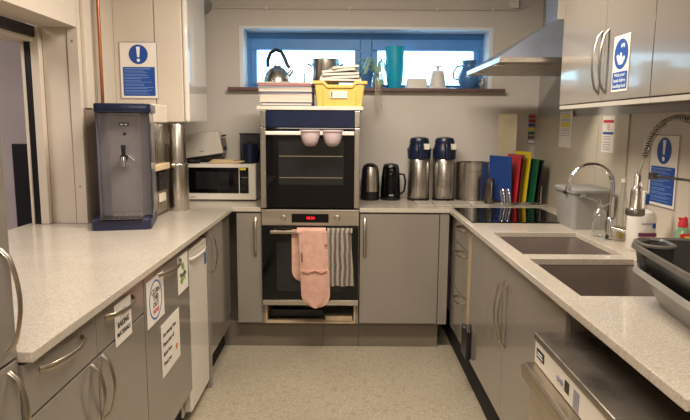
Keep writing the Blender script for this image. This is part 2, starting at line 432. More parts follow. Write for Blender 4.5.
# ---------------------------------------------------------------- cabinets
def bow(mb, p0, p1, out, depth=.034, n=13, wdt=.008, th=.0035, foot=True):
    """bow handle from p0 to p1 arching along vector out"""
    p0, p1, out = Vector(p0), Vector(p1), Vector(out)
    d = (p1-p0).normalized(); side = d.cross(out)
    pts = []
    for i in range(n):
        t = i/(n-1); pts.append(p0.lerp(p1, t)+out*(depth*(.35+.65*math.sin(PI*t)) if 0 < t < 1 else 0.0))
    mb.tube(pts, th, n=8, rx=wdt, side=side)
    return mb
def cabinet(label, loc, rz, w, depth, z0, z1, fronts, name='base_cabinet', cat='cabinet', carc='cab_edge', handle_mat='handle', group=None):
    """local: x 0..w, front plane y=0 facing -y; fronts: (kind, x0,x1,z0,z1, handle)"""
    t = thing(name, label, cat, loc, rz, group)
    p = .016
    b = MB()
    b.box(0.001, p, .021, depth, z0, z1).box(w-p, w-.001, .021, depth, z0, z1).box(p, w-p, .021, depth, z0, z0+p).box(p, w-p, depth-p, depth, z0+p, z1)
    b.box(p, w-p, .021, .04, z1-.02, z1)
    b.build('carcass', carc, t)
    for (kind, x0, x1, a0, a1, h) in fronts:
        f = MB().box(x0+.0015, x1-.0015, 0, .019, a0+.0015, a1-.0015).build(kind, 'cab', t, bevel=.0015)
        if h:
            hb = MB()
            if h[0] == 'v': bow(hb, (h[1], 0, h[2]), (h[1], 0, h[3]), (0, -1, 0))
            else: bow(hb, (h[1], 0, h[3]), (h[2], 0, h[3]), (0, -1, 0), depth=.036)
            hb.build('handle', handle_mat, f, smooth=True)
    return t
RL, RR = PI/2, -PI/2
# left run; local x -> +Y
Y0 = 1.250
cabinet('taupe cabinet with two drawers over two doors, nearest on the left', (XFL, Y0, 0), RL, .786, .57, .17, .881,
        [('drawer', 0, .385, .745, .877, ('h', .07, .29, .838)), ('drawer', .385, .786, .745, .877, ('h', .45, .67, .838)),
         ('door', 0, .385, .172, .741, ('v', .345, .735, .54)), ('door', .385, .786, .172, .741, ('v', .416, .735, .54))])
cabinet('tall taupe housing cut by the left edge, long bowed handles', (XFL-.006, .645, 0), RL, .60, .585, .10, 2.2,
        [('door', 0, .60, .90, 2.19, ('v', .565, 1.15, .925)), ('door', 0, .60, .12, .896, ('v', .565, .880, .68))], name='tall_cabinet')
dw = cabinet('taupe integrated appliance door covered with paper notices', (XFL, 2.040, 0), RL, .604, .57, .17, .881,
        [('door', 0, .604, .172, .877, ('h', .16, .44, .838))], name='integrated_dishwasher', cat='dishwasher')
cabinet('narrow taupe corner cabinet beyond the white freezer', (XFL, 3.062, 0), RL, .31, .57, .17, .881,
        [('door', 0, .31, .172, .877, ('v', .03, .83, .62))])
ep = MB().box(XFL-.57, XFL, 3.026, 3.058, 0, .881).build('end_panel', 'cab', origin=(XFL-.3, 3.016, 0), bevel=.001)
props(ep, 'taupe end panel reaching the floor beside the white freezer', 'panel')
ep = MB().box(XFL-.018, XFL, 3.368, 3.598, .17, .881).build('corner_filler', 'cab', origin=(XFL-.01, 3.48, .17), bevel=.001)
props(ep, 'plain taupe filler panel in the left inner corner', 'panel')
# back run
cabinet('narrow taupe cabinet between left corner and the ovens', (-.672, YF, 0), 0, .157, .57, .17, .881,
        [('door', 0, .157, .172, .877, ('v', .12, .85, .605))])
cabinet('single-door taupe cabinet right of the ovens', (.093, YF, 0), 0, .492, .57, .17, .881,
        [('door', 0, .492, .172, .877, ('v', .03, .85, .605))])
ep = MB().box(.588, .645, YF, YF+.018, .17, .881).build('corner_filler', 'cab', origin=(.61, YF, .17), bevel=.001)
props(ep, 'plain taupe filler strip in the right inner corner', 'panel')
# right run; local x -> -Y
cabinet('taupe unit of three drawers under the hob', (XFR, 3.50, 0), RR, .385, .66, .17, .881,
        [('drawer', 0, .385, .735, .877, ('h', .11, .29, .835)), ('drawer', 0, .385, .455, .731, ('h', .11, .29, .69)), ('drawer', 0, .385, .172, .451, ('h', .11, .29, .42))],
        name='drawer_cabinet')
ep = MB().box(XFR, XFR+.018, 3.503, 3.598, .17, .881).build('corner_filler', 'cab', origin=(XFR, 3.55, .17), bevel=.001)
props(ep, 'thin taupe filler beside the three drawer unit', 'panel')
ep = MB().box(XFR-.001, XFR+.3, 3.053, 3.113, .17, .881).build('end_panel', 'wood', origin=(XFR+.1, 3.13, .17), bevel=.001)
props(ep, 'bare pale wood stile between drawers and sink cabinet', 'panel')
cabinet('wide taupe cabinet with two doors under the sinks', (XFR, 3.050, 0), RR, 1.335, .66, .17, .881,
        [('door', 0, .665, .172, .877, ('v', .632, .775, .50)), ('door', .665, 1.335, .172, .877, ('v', .698, .775, .50))], name='sink_cabinet')
# plinths
pl = thing('plinth', 'dark taupe plinth boards under the ovens and back cabinets', 'plinth', (0, 3.66, 0))
for a, b in ((-.77, -.137), (-.135, .09), (.092, .60)): W(MB().box(a, b, 3.655, 3.673, 0, .168), 'plinth_board', 'plinth', pl, bevel=.001)
o = MB().box(XFL-.075, XFL-.057, 3.034, 3.654, 0, .168).build('plinth', 'black_gap', origin=(XFL-.06, 3.3, 0)); props(o, 'recessed plinth at the left inner corner, its shadow painted black', 'plinth')  # near-black colour stands in for the shadow under the cabinets
o = MB().box(XFL-.075, XFL-.057, 1.252, 2.64, 0, .168).build('plinth', 'black_gap', origin=(XFL-.06, 1.9, 0)); props(o, 'recessed plinth under the left run before the freezer, its shadow painted black', 'plinth')  # shadow below the left cabinets put into the board's colour
o = MB().box(XFR+.03, XFR+.048, 1.80, 4.1, 0, .168).build('plinth', 'black_gap', origin=(XFR+.04, 2.6, 0)); props(o, 'black recessed plinth under the sink run', 'plinth')
# right near end panel
ep = MB().box(.655, XR-.001, 1.0, 1.036, 0, 1.02).build('end_panel', 'cab_edge', origin=(1.0, 1.02, 0), bevel=.001)
props(ep, 'grey end panel at the near right end of the worktop', 'panel')

# freezer
fz = thing('freezer', 'white undercounter freezer between notices door and corner', 'freezer', (-1.0, 2.79, 0))
W(MB().box(-1.27, -.765, 2.65, 3.02, .02, .835), 'body', 'white', fz, bevel=.004)
W(MB().box(-.762, -.722, 2.65, 3.02, .05, .832), 'door', 'white', fz, bevel=.008)
h = MB(); bow(h, (-.722, 2.68, .79), (-.722, 2.98, .79), (1, 0, 0), depth=.022); W(h, 'handle', 'white', fz, smooth=True)
W(MB().box(-.7215, -.7205, 2.965, 3.00, .70, .76), 'sticker', 'blue_print', fz)
for y in (2.69, 2.98): W(MB().lathe([(.015, 0), (.015, .02)], -.80, y, 12), 'foot', 'black_plastic', fz)

# wall cabinets right
def wallcab(label, y1, y0, front):
    w = y1-y0
    t = cabinet(label, (1.02, y1, 0), RR, w, XR-1.02-.006, 1.512, 2.30, front, name='wall_cabinet')
    MB().box(0, w, .002, .02, 1.494, 1.511).build('light_pelmet', 'pelmet', t, bevel=.001)
    return t
wallcab('taupe wall cabinet with two doors and hand washing sign', 2.863, 2.017,
        [('door', 0, .469, 1.514, 2.298, ('v', .436, 1.545, 1.79)), ('door', .469, .846, 1.514, 2.298, ('v', .500, 1.545, 1.79))])
wallcab('taupe wall cabinet cut by the right edge', 2.015, 1.41,
        [('door', 0, .60, 1.514, 2.298, ('v', .55, 1.545, 1.80))])

# ---------------------------------------------------------------- extractor hood
hd = thing('extractor_hood', 'steel pyramid extractor hood above the hob', 'extractor hood', (1.05, 3.35, 1.733))
b = MB().box(.76, XR-.013, 3.0, 3.80, 1.728, 1.755)
W(b, 'canopy_rim', 'steel_h', hd, bevel=.002)
b = MB().rings([[(.765, 3.005, 1.7555), (XR-.013, 3.005, 1.7555), (XR-.013, 3.795, 1.7555), (.765, 3.795, 1.7555)],
                [(1.085, 3.15, 1.96), (XR-.013, 3.15, 1.96), (XR-.013, 3.35, 1.96), (1.085, 3.35, 1.96)]])
W(b, 'canopy', 'hood_steel', hd)
W(MB().box(1.09, XR-.013, 3.155, 3.345, 1.96, 2.455), 'duct_cover', 'hood_steel', hd, bevel=.002)
W(MB().box(1.09, XR-.013, 3.148, 3.1545, 1.962, 2.455), 'duct_face', 'wall_beige', hd)
W(MB().box(1.155, XR-.02, 3.1425, 3.1475, 2.02, 2.30), 'vent_opening', 'black_plastic', hd)
for x in (.80, 1.06): W(MB().box(x, x+.24, 3.05, 3.75, 1.7245, 1.7275), 'grease_filter', 'steel_h', hd, bevel=.002)
for y in (3.1, 3.55): W(MB().lathe([(.025, 1.7215), (.025, 1.7235)], .785, y, 16), 'lamp_lens', 'white_matt', hd)

# ---------------------------------------------------------------- ovens
tw = thing('oven_housing', 'oven tower housing with pale top board and wood-edged gap below', 'oven housing', (-.213, 3.9, .17))
W(MB().box(-.514, -.498, 3.605, 4.19, .17, 1.502), 'side_panel', 'cab_edge', tw)
W(MB().box(.072, .088, 3.605, 4.19, .17, 1.502), 'side_panel', 'cab_edge', tw)
W(MB().box(-.535, .105, 3.585, 4.19, 1.504, 1.526), 'top_board', 'book_cream', tw, bevel=.002)
W(MB().box(-.497, .071, 4.17, 4.19, .17, 1.502), 'back_panel', 'black_gap', tw)
W(MB().box(-.497, -.487, 3.60, 4.0, .171, .294), 'frame_stile', 'wood', tw)
W(MB().box(.059, .071, 3.60, 4.0, .171, .294), 'frame_stile', 'wood', tw)
W(MB().box(-.486, .058, 3.60, 3.66, .171, .181), 'frame_rail', 'wood', tw)
W(MB().box(-.479, .053, 4.0, 4.02, .185, .294), 'gap_back', 'black_gap', tw)
W(MB().box(-.12, .05, 3.605, 3.64, .185, .214), 'wood_block', 'wood', tw, bevel=.002)
W(MB().box(-.47, -.14, 3.68, 3.72, .19, .235), 'cross_bar', 'black_plastic', tw)

ov = thing('oven', 'lower built-in oven with steel control panel and draped handle', 'oven', (-.213, 3.6, .30))
W(MB().box(-.497, .071, 3.602, 4.15, .297, .898), 'body', 'black_plastic', ov)
W(MB().box(-.512, .086, 3.578, 3.601, .802, .900), 'control_panel', 'steel_h', ov, bevel=.002)
W(MB().box(-.510, .084, 3.572, 3.601, .332, .798), 'door', 'black_gloss', ov, bevel=.003)
W(MB().box(-.42, -.01, 3.5705, 3.5718, .39, .70), 'door_window', 'oven_glass', ov)
W(MB().box(-.512, .086, 3.572, 3.601, .297, .330), 'bottom_trim', 'steel_h', ov, bevel=.002)
disp = W(MB().box(-.327, -.10, 3.5755, 3.5778, .821, .875), 'display', 'black_gloss', ov)
text('18:24', .024, 'digits', 'led', ov, (0, 3.575-3.6, .849-.30))
for x in (-.378, -.048): W(MB().lathe([(.019, 0), (.018, .012), (.015, .02)], n=24).xf(Matrix.Translation((x, 3.578, .849)) @ Matrix.Rotation(PI/2, 4, 'X')), 'knob', 'steel', ov, smooth=True)
hb = MB().box(-.455, .035, 3.528, 3.540, .758, .778)
for x in (-.43, .01): hb.box(x-.008, x+.008, 3.538, 3.573, .761, .775)
W(hb, 'handle', 'handle', ov, bevel=.004)

ov2 = thing('oven', 'upper built-in oven with inverted cups on its handle', 'oven', (-.213, 3.6, .91))
W(MB().box(-.497, .071, 3.602, 4.15, .910, 1.500), 'body', 'black_plastic', ov2)
W(MB().box(-.478, .052, 3.580, 3.601, 1.402, 1.498), 'control_panel', 'blue_sheen_glass', ov2, bevel=.002)
W(MB().box(-.478, .052, 3.576, 3.601, .912, 1.396), 'door', 'black_gloss', ov2, bevel=.002)
dwn = W(MB().box(-.405, -.01, 3.5745, 3.5757, 1.055, 1.335), 'door_window', 'oven_glass', ov2)
for z in (1.095, 1.225): W(MB().box(-.40, -.015, 3.5728, 3.5742, z, z+.005), 'wire_rack', 'handle', ov2)
for (a, b) in ((-.513, -.480), (.054, .086)):
    for (c, d) in ((1.402, 1.498), (.912, 1.396)): W(MB().box(a, b, 3.574, 3.601, c, d), 'side_trim', 'steel', ov2, bevel=.002)
hb = MB().box(-.478, .052, 3.535, 3.548, 1.355, 1.377)
for x in (-.46, .034): hb.box(x-.008, x+.008, 3.546, 3.577, 1.358, 1.374)
W(hb, 'handle', 'white', ov2, bevel=.003)
# cups hung over the handle
def cup(loc, label):
    t = thing('plastic_cup', label, 'cup', loc, 0, 'lilac cups on the upper oven handle')
    MB().lathe([(.006, -.098), (.028, -.094), (.044, -.075), (.053, -.045), (.058, -.010), (.0555, -.010), (.050, -.045), (.040, -.073), (.025, -.089), (.004, -.092)], n=28).build('bowl', 'cup', t, smooth=True)
    MB().lathe([(.0585, -.012), (.064, -.010), (.064, -.002), (.0585, -.001), (.055, -.002), (.055, -.010)], n=28).build('rim', 'cup', t, smooth=True)
    MB().box(-.009, .009, .052, .100, -.010, -.003).build('hook', 'cup', t, bevel=.002)
    return t
c1 = cup((-.205, 3.468, 1.388), 'left lilac plastic cup hanging from the upper oven handle')
dup(c1, (-.075, 3.468, 1.388), 'right lilac plastic cup hanging from the upper oven handle')

# oven glove (double) draped on the handle
gl = thing('oven_glove', 'pink quilted double oven glove draped over the lower oven handle', 'oven glove', (-.19, 3.52, .78))
def cloth_panel(x0, x1, ztop, zbot, y, thick, roundb=True, n=14, wav=.004, taper=0, seed=0, lean=0):
    mb = MB(); R = random.Random(seed); rows = 18; ph = R.random()*6
    def grid(off):
        g = []
        for j in range(rows+1):
            t = j/rows; z = ztop+(zbot-ztop)*t; row = []
            w = (x1-x0)/2; cx = (x0+x1)/2+lean*t
            ww = w*(1+taper*t)
            if roundb:
                k = (z-zbot)/(w*1.0)
                if k < 1: ww = ww*math.sqrt(max(0.02, 1-(1-k)**2))
            for i in range(n+1):
                u = -1+2*i/n
                row.append(mb.bm.verts.new((cx+u*ww, y+off*(1-.5*u*u)+wav*math.sin(u*7+ph+t*2)*min(1, t*3)*.9, z)))
            g.append(row)
        return g
    A = grid(-thick/2); B = grid(thick/2)
    for G in (A, B):
        for j in range(rows):
            for i in range(n): mb.bm.faces.new((G[j][i], G[j][i+1], G[j+1][i+1], G[j+1][i]))
    for j in range(rows):
        mb.bm.faces.new((A[j][0], A[j+1][0], B[j+1][0], B[j][0])); mb.bm.faces.new((A[j][n], B[j][n], B[j+1][n], A[j+1][n]))
    for i in range(n):
        mb.bm.faces.new((A[0][i], B[0][i], B[0][i+1], A[0][i+1])); mb.bm.faces.new((A[rows][i], A[rows][i+1], B[rows][i+1], B[rows][i]))
    return mb
o = W(cloth_panel(-.280, -.108, .782, .315, 3.512, .020, wav=.003, seed=1, lean=.018), 'front_mitt', 'pink', gl, smooth=True)
W(cloth_panel(-.325, -.17, .782, .45, 3.553, .014, wav=.003, seed=2), 'rear_mitt', 'pink', gl, smooth=True)
W(MB().rings([[(x, 3.533+.030*math.cos(a)*(1 if s == 0 else .86), .770+.028*math.sin(a)*(1 if s == 0 else .86)) for a in [PI*k/8 for k in range(9)]] + [(x, 3.533+.020*math.cos(a), .770+.019*math.sin(a)) for a in [PI*k/8 for k in range(8, -1, -1)]] for s, x in ((0, -.290), (0, -.20), (0, -.115))]), 'fold', 'pink', gl, smooth=True)
W(cloth_panel(-.268, -.092, .54, .302, 3.506, .026, wav=.003, seed=1, lean=.006), 'mitt_pocket', 'pink', gl, smooth=True)
W(MB().tube([(-.258, 3.492, .535), (-.222, 3.489, .525), (-.18, 3.488, .54), (-.14, 3.489, .525), (-.108, 3.492, .538)], .004), 'pocket_edge', 'pink_dark', gl, smooth=True)
W(MB().box(-.262, -.256, 3.497, 3.4985, .59, .65), 'side_tag', 'black_print', gl)
W(MB().box(-.122, -.108, 3.497, 3.4985, .69, .70), 'hanging_tag', 'b_brown', gl)
# towel
tl = thing('tea_towel', 'grey and cream striped tea towel beside the pink oven glove', 'towel', (0, 3.52, .78))
W(cloth_panel(-.116, .032, .785, .44, 3.512, .010, roundb=False, wav=.010, taper=.14, seed=4, lean=.018, n=28), 'front_fall', 'towel', tl, smooth=True)
W(cloth_panel(-.100, .04, .78, .47, 3.556, .008, roundb=False, wav=.005, taper=.1, seed=5, n=28), 'rear_fall', 'towel', tl, smooth=True)
W(MB().rings([[(x, 3.534+.028*math.cos(a), .770+.026*math.sin(a)) for a in [PI*k/8 for k in range(9)]] + [(x, 3.534+.021*math.cos(a), .770+.019*math.sin(a)) for a in [PI*k/8 for k in range(8, -1, -1)]] for x in (-.107, -.03, .045)]), 'fold', 'towel', tl, smooth=True)

# ---------------------------------------------------------------- hob
hb = thing('induction_hob', 'black glass hob set in the worktop before the chopping boards', 'hob', (.93, 3.34, WT))
W(MB().box(.668, 1.205, 3.06, 3.61, WT+.0005, WT+.006), 'glass_plate', 'black_gloss', hb, bevel=.002)
for (x, y, r) in ((.81, 3.20, .085), (.81, 3.47, .07), (1.06, 3.20, .07), (1.06, 3.47, .085)):
    m = MB(); n = 40
    m.rings([[(x+r*math.cos(2*PI*i/n), y+r*math.sin(2*PI*i/n), WT+.0062) for i in range(n)], [(x+(r-.002)*math.cos(2*PI*i/n), y+(r-.002)*math.sin(2*PI*i/n), WT+.0062) for i in range(n)]], False, False)
    W(m, 'zone_ring', 'ring', hb)

# ---------------------------------------------------------------- sinks
def sink(label, x0, x1, y0, y1, group='undermount sinks'):
    cx, cy, hw, hd = (x0+x1)/2, (y0+y1)/2, (x1-x0)/2, (y1-y0)/2
    t = thing('sink', label, 'sink', (cx, cy, WB-.19))
    b = MB().rrings([(0, 0, hw+.012, hd+.012, .03, .1885), (0, 0, hw-.001, hd-.001, .028, .1885), (0, 0, hw-.004, hd-.004, .03, .16), (0, 0, hw-.012, hd-.012, .04, .03), (0, 0, hw-.04, hd-.04, .04, .008)], cap0=False)
    o = b.build('bowl', 'sink', t, smooth=True)
    sm = o.modifiers.new('solid', 'SOLIDIFY'); sm.thickness = .002; sm.offset = 0
    MB().lathe([(.045, .009), (.045, .012), (.03, .0125), (.02, .0105)], 0, 0, 24).build('drain', 'chrome', t, smooth=True)
    return t
sink('far grey undermount sink beside the chrome tap', .712, 1.11, 2.305, 2.80)
sink('near grey undermount sink beside the washing-up bowls', .712, 1.11, 1.72, 2.225)

# gooseneck tap
tp = thing('kitchen_tap', 'chrome gooseneck tap behind the far sink', 'tap', (1.185, 2.60, WT+.0005))
MB().lathe([(.026, 0), (.026, .006), (.022, .01), (.021, .09), (.018, .10), (.014, .105)], n=24).build('body', 'chrome', tp, smooth=True)
pts = [(0, 0, .10), (0, 0, .24)] + [(-.098+.098*math.cos(a), 0, .24+.098*math.sin(a)) for a in [PI*k/14 for k in range(1, 13)]] + [(-.196, 0, .235)]
MB().tube(pts, .0105, n=14).build('spout', 'chrome', tp, smooth=True)
MB().tube([(0, 0, 0), (0, 0, .022)], .0125, n=14).xf(Matrix.Translation((-.1965, 0, .222))).build('nozzle', 'chrome', tp, smooth=True)
MB().tube([(.0, -.01, .06), (.03, -.03, .055), (.06, -.05, .045)], [.012, .011, .008], n=12).build('lever', 'chrome', tp, smooth=True)

# pre-rinse spray tap
sp = thing('spray_tap', 'coiled-hose spray tap arching above the near sink', 'tap', (1.25, 1.96, WT+.0005))
MB().lathe([(.03, 0), (.03, .01), (.02, .02), (.018, .12), (.012, .125), (.012, .36)], n=20).build('column', 'steel', sp, smooth=True)
hx, hy = 1.150-1.25, 2.30-1.96
def bez(P, n):
    out = []
    for i in range(n+1):
        t = i/n; a = (1-t)
        out.append(tuple(a**3*P[0][k]+3*a*a*t*P[1][k]+3*a*t*t*P[2][k]+t**3*P[3][k] for k in range(3)))
    return out
arc = bez([(hx+.01, hy, .385), (hx+.02, hy-.02, .53), (hx+.06, hy-.15, .575), (-.005, .12, .50)], 40)+bez([(-.005, .12, .50), (.0, .05, .46), (0, 0, .42), (0, 0, .36)], 14)[1:]
MB().tube(arc, .006, n=8).build('hose', 'black_plastic', sp, smooth=True)
# spring
A = [Vector(p) for p in arc]; L = [0]
for a, b in zip(A, A[1:]): L.append(L[-1]+(b-a).length)
def at(s):
    for i in range(len(L)-1):
        if s <= L[i+1]: return A[i].lerp(A[i+1], (s-L[i])/(L[i+1]-L[i])), (A[i+1]-A[i]).normalized()
    return A[-1], (A[-1]-A[-2]).normalized()
coil = []; turns = int(L[-1]/.010); N_ = turns*9
ref = Vector((1, .3, 0)).normalized()
for i in range(N_+1):
    p, d = at(L[-1]*i/N_); u = (ref-d*ref.dot(d)).normalized(); w_ = d.cross(u); an = 2*PI*turns*i/N_
    coil.append(p+u*.0125*math.cos(an)+w_*.0125*math.sin(an))
MB().tube(coil, .0027, n=5).build('spring', 'steel', sp, smooth=True)
MB().tube([(hx+.01, hy, .39), (hx+.002, hy, .355), (hx-.008, hy, .31)], .006, n=10).build('thin_pipe', 'steel', sp, smooth=True)
MB().tube([(0, 0, .316), (hx+.045, hy-.02, .316)], .005, n=10).build('support_arm', 'steel_dark', sp, smooth=True)
MB().box(hx+.028, hx+.052, hy-.035, hy-.008, .302, .330).build('arm_clip', 'steel_dark', sp, bevel=.003)
MB().lathe([(.010, .32), (.013, .315), (.013, .275), (.017, .27), (.021, .255), (.023, .19), (.026, .185)], hx-.008, hy, 20).build('spray_body', 'steel', sp, smooth=True)
MB().lathe([(.034, .185), (.036, .18), (.036, .162), (.030, .158)], hx-.008, hy, 20).build('spray_rose', 'steel_dark', sp, smooth=True)
MB().tube([(hx-.008, hy-.02, .29), (hx-.012, hy-.045, .27), (hx-.012, hy-.05, .21)], .004, n=8).build('trigger', 'chrome', sp, smooth=True)

# ---------------------------------------------------------------- caddy, bottles
cb = thing('food_waste_caddy', 'grey plastic lidded caddy between hob and far sink', 'caddy', (1.21, 2.995, WT+.0005))
MB().rrings([(0, 0, .082, .118, .02, 0), (0, 0, .093, .13, .024, .180)]).build('bin', 'grey_bucket', cb, smooth=True)
MB().rrings([(0, 0, .102, .14, .03, .181), (0, 0, .103, .141, .03, .194), (0, 0, .094, .132, .026, .202)]).build('lid', 'grey_bucket', cb, smooth=True)
MB().tube([(-.05, -.135, .165), (0, -.142, .15), (.05, -.144, .115), (.09, -.138, .14), (.098, -.10, .172)], .004, n=8).build('carry_handle', 'grey_bucket', cb, smooth=True)
for y in (-.137,): MB().box(-.062, -.038, y-.006, y+.006, .160, .178).build('handle_pivot', 'grey_bucket', cb, bevel=.003)
MB().box(-.108, -.102, -.06, -.03, .170, .186).build('lid_clip', 'black_plastic', cb, bevel=.002)

def bottle(name, label, loc, prof, m, cap, capm, extra=None, cat='bottle', group=None):
    t = thing(name, label, cat, loc, 0, group)
    MB().lathe(prof, n=24).build('bottle_body', m, t, smooth=True)
    if cap: MB().lathe(cap, n=20).build('cap', capm, t, smooth=True)
    if extra: extra(t)
    return t
def pump(t):
    MB().tube([(0, 0, .150), (0, 0, .172), (-.03, 0, .170)], .004).build('pump_spout', 'chrome', t, smooth=True)
bottle('soap_dispenser', 'clear glass soap bottle with chrome pump before the grey caddy', (1.178, 2.70, WT+.0005),
       [(.028, 0), (.031, .004), (.031, .095), (.026, .115), (.013, .128), (.011, .135)], 'glass', [(.013, .136), (.013, .15), (.006, .152)], 'chrome', pump)
def yl(t): MB().lathe([(.018, .003), (.018, .055)], n=20).build('liquid', 'liquid_y', t, smooth=True)
bottle('oil_bottle', 'tall clear bottle with a little yellow liquid behind the gooseneck tap', (1.262, 2.66, WT+.0005),
       [(.020, 0), (.021, .003), (.021, .16), (.012, .22), (.011, .255)], 'glass', [(.0125, .256), (.0125, .272)], 'white_matt', yl)
def lab(t):
    text('sanitiser', .014, 'label_lettering', 'grey_print', t, (-.006, -.0585, .118))
    MB().box(.018, .03, -.0565, -.0545, .100, .120).build('label_mark', 'blue_print', t)
    MB().box(-.035, .035, -.0575, -.048, .065, .08).build('label_band', mat('maroon_band', (112, 52, 84), .5), t)
    MB().box(-.004, .012, -.012, .012, .174, .245).build('pump_neck', 'white_matt', t, bevel=.004)
    MB().box(.002, .018, -.016, -.011, .19, .235).build('pump_mark', 'blue_print', t, bevel=.002)
bottle('cleaner_bottle', 'white cleaner bottle with printed label under the spray head', (1.222, 2.40, WT+.0005),
       [(.050, 0), (.054, .005), (.054, .140), (.045, .160), (.018, .172)], 'white_matt', None, None, lab)
def fl(t):
    MB().box(-.028, .028, -.0372, -.030, .080, .104).build('red_label', 'red_print', t, bevel=.004)
    MB().box(-.012, .012, -.0385, -.0374, .080, .095).build('yellow_spot', 'yellow_print', t, bevel=.003)
    MB().box(-.03, .03, -.0378, -.034, .035, .065).build('green_label', 'green_print', t, bevel=.004)
    MB().tube([(-.018, 0, .160), (-.006, 0, .150), (.012, 0, .156)], [.004, .009, .010]).build('flip_spout', 'red_print', t, smooth=True)
bottle('dish_soap_bottle', 'washing-up liquid bottle with bright red cap by the right wall', (1.298, 2.235, WT+.0005),
       [(.032, 0), (.036, .005), (.036, .06), (.028, .10), (.016, .125)], 'liquid_g', [(.018, .125), (.018, .14), (.012, .155)], 'red_print', fl)

# ---------------------------------------------------------------- washing-up bowls
def bowl_shape(hw0, hd0, hw1, hd1, h, r):
    return [(0, 0, hw0, hd0, r*.8, 0), (0, 0, hw1, hd1, r, h), (0, 0, hw1+.016, hd1+.016, r+.014, h+.002), (0, 0, hw1+.020, hd1+.020, r+.018, h-.008),
            (0, 0, hw1+.020, hd1+.020, r+.018, h-.0081)]
def basin(t, hw0, hd0, hw1, hd1, h, r, m, rimm, part='basin'):
    mb = MB().rrings([(0, 0, hw0, hd0, r, 0), (0, 0, (hw0+hw1)/2, (hd0+hd1)/2, r+.02, h*.5), (0, 0, hw1, hd1, r+.03, h), (0, 0, hw1-.003, hd1-.003, r+.027, h),
                      (0, 0, (hw0+hw1)/2-.004, (hd0+hd1)/2-.004, r+.016, h*.5), (0, 0, hw0-.004, hd0-.004, r-.004, .004)], n=9)
    mb.build(part, m, t, smooth=True)
    MB().rrings([(0, 0, hw1-.003, hd1-.003, r+.027, h+.0005), (0, 0, hw1+.004, hd1+.004, r+.033, h+.006), (0, 0, hw1+.011, hd1+.011, r+.037, h+.004), (0, 0, hw1+.014, hd1+.014, r+.04, h-.008),
                 (0, 0, hw1+.011, hd1+.011, r+.037, h-.008), (0, 0, hw1+.004, hd1+.004, r+.032, h-.002), (0, 0, hw1-.003, hd1-.003, r+.027, h+.0005)], n=9, cap0=False, cap1=False).build('rim', rimm, t, smooth=True)
BX, BY = 1.055, 1.445; BR = math.radians(-8)
lb = thing('washing_up_bowl', 'silver-grey washing-up bowl, lower of the stacked pair', 'bowl', (BX-.008, BY, WT+.0005), BR)
basin(lb, .175, .225, .232, .275, .10, .09, 'grey_bowl', 'bowl_rim')
ub = thing('washing_up_bowl', 'charcoal washing-up bowl with corner compartment, upper of the stacked pair', 'bowl', (BX-.01, BY, WT+.024), BR)
basin(ub, .175, .215, .238, .278, .145, .09, 'char_bowl', 'char_rim')
m = MB().rrings([(-.180, .200, .036, .050, .03, .07), (-.182, .202, .044, .064, .042, .144), (-.182, .202, .042, .062, .040, .146), (-.182, .202, .036, .056, .034, .142), (-.180, .200, .030, .044, .026, .074)], n=7)
m.build('compartment', 'char_bowl', ub, smooth=True)
MB().rrings([(-.182, .202, .037, .057, .035, .1465), (-.182, .202, .041, .061, .039, .153), (-.182, .202, .049, .069, .047, .1495), (-.182, .202, .049, .069, .047, .144)], n=7, cap0=False, cap1=False).build('compartment_rim', 'char_rim', ub, smooth=True)

# ---------------------------------------------------------------- commercial dishwasher
cw = thing('glasswasher', 'stainless freestanding dishwasher projecting below the right worktop', 'dishwasher', (.9, 1.45, 0)); CWZ = .03
W(MB().box(.585, 1.25, 1.175, 1.70, .03, .780), 'body', 'steel_dark', cw, bevel=.004)
W(MB().box(.571, 1.26, 1.17, 1.705, .781, .801), 'lid_panel', 'lid_steel', cw, bevel=.004)
W(MB().box(.5745, .5845, 1.18, 1.698, .712, .779), 'control_strip', 'white', cw, bevel=.001)
W(MB().box(.5735, .5744, 1.615, 1.68, .735, .763), 'name_plate', 'black_print', cw)
W(MB().box(.5728, .5734, 1.63, 1.67, .750, .754), 'plate_lettering', 'white_print', cw)
W(MB().box(.5728, .5734, 1.625, 1.675, .742, .745), 'plate_lettering', 'white_print', cw)
for y in (1.50, 1.475): W(MB().lathe([(.009, 0), (.008, .003)], n=16).xf(Matrix.Translation((.5745, y, .746)) @ Matrix.Rotation(-PI/2, 4, 'Y')), 'button', 'grey_print', cw)
W(MB().box(.5735, .5744, 1.425, 1.455, .732, .763), 'display', 'black_gloss', cw)
W(MB().box(.5735, .5744, 1.36, 1.395, .716, .766), 'instruction_label', 'grey_print', cw)
W(MB().box(.566, .5845, 1.18, 1.698, .12, .703), 'door', 'steel_h', cw, bevel=.003)
W(MB().prism([(.536, .700), (.545, .709), (.584, .709), (.584, .7035), (.560, .7035), (.552, .690), (.552, .668), (.545, .662), (.536, .668)], 'y', 1.18, 1.698), 'door_handle_lip', 'handle', cw, bevel=.001)
for y in (1.22, 1.72): W(MB().lathe([(.018, 0), (.018, .03)], .62, y, 12), 'foot', 'black_plastic', cw)

# dustpan / black caddy by the stile
bk = thing('dustpan', 'black plastic dustpan hung against the pale wood stile', 'dustpan', (.655, 3.03, .19))
W(MB().rings([[(.640, y, z) for y, z in ((2.965, .19), (3.10, .19), (3.10, .345), (2.985, .38), (2.985, .38), (2.965, .345))], [(.6665, y, z) for y, z in ((2.965, .19), (3.10, .19), (3.10, .345), (2.985, .38), (2.985, .38), (2.965, .345))]]), 'pan', 'black_plastic', bk, bevel=.008, seg=3)
W(MB().lathe([(.010, 0), (.008, .004)], n=14).xf(Matrix.Translation((.640, 3.03, .355)) @ Matrix.Rotation(-PI/2, 4, 'Y')), 'hanging_button', 'chrome', bk)

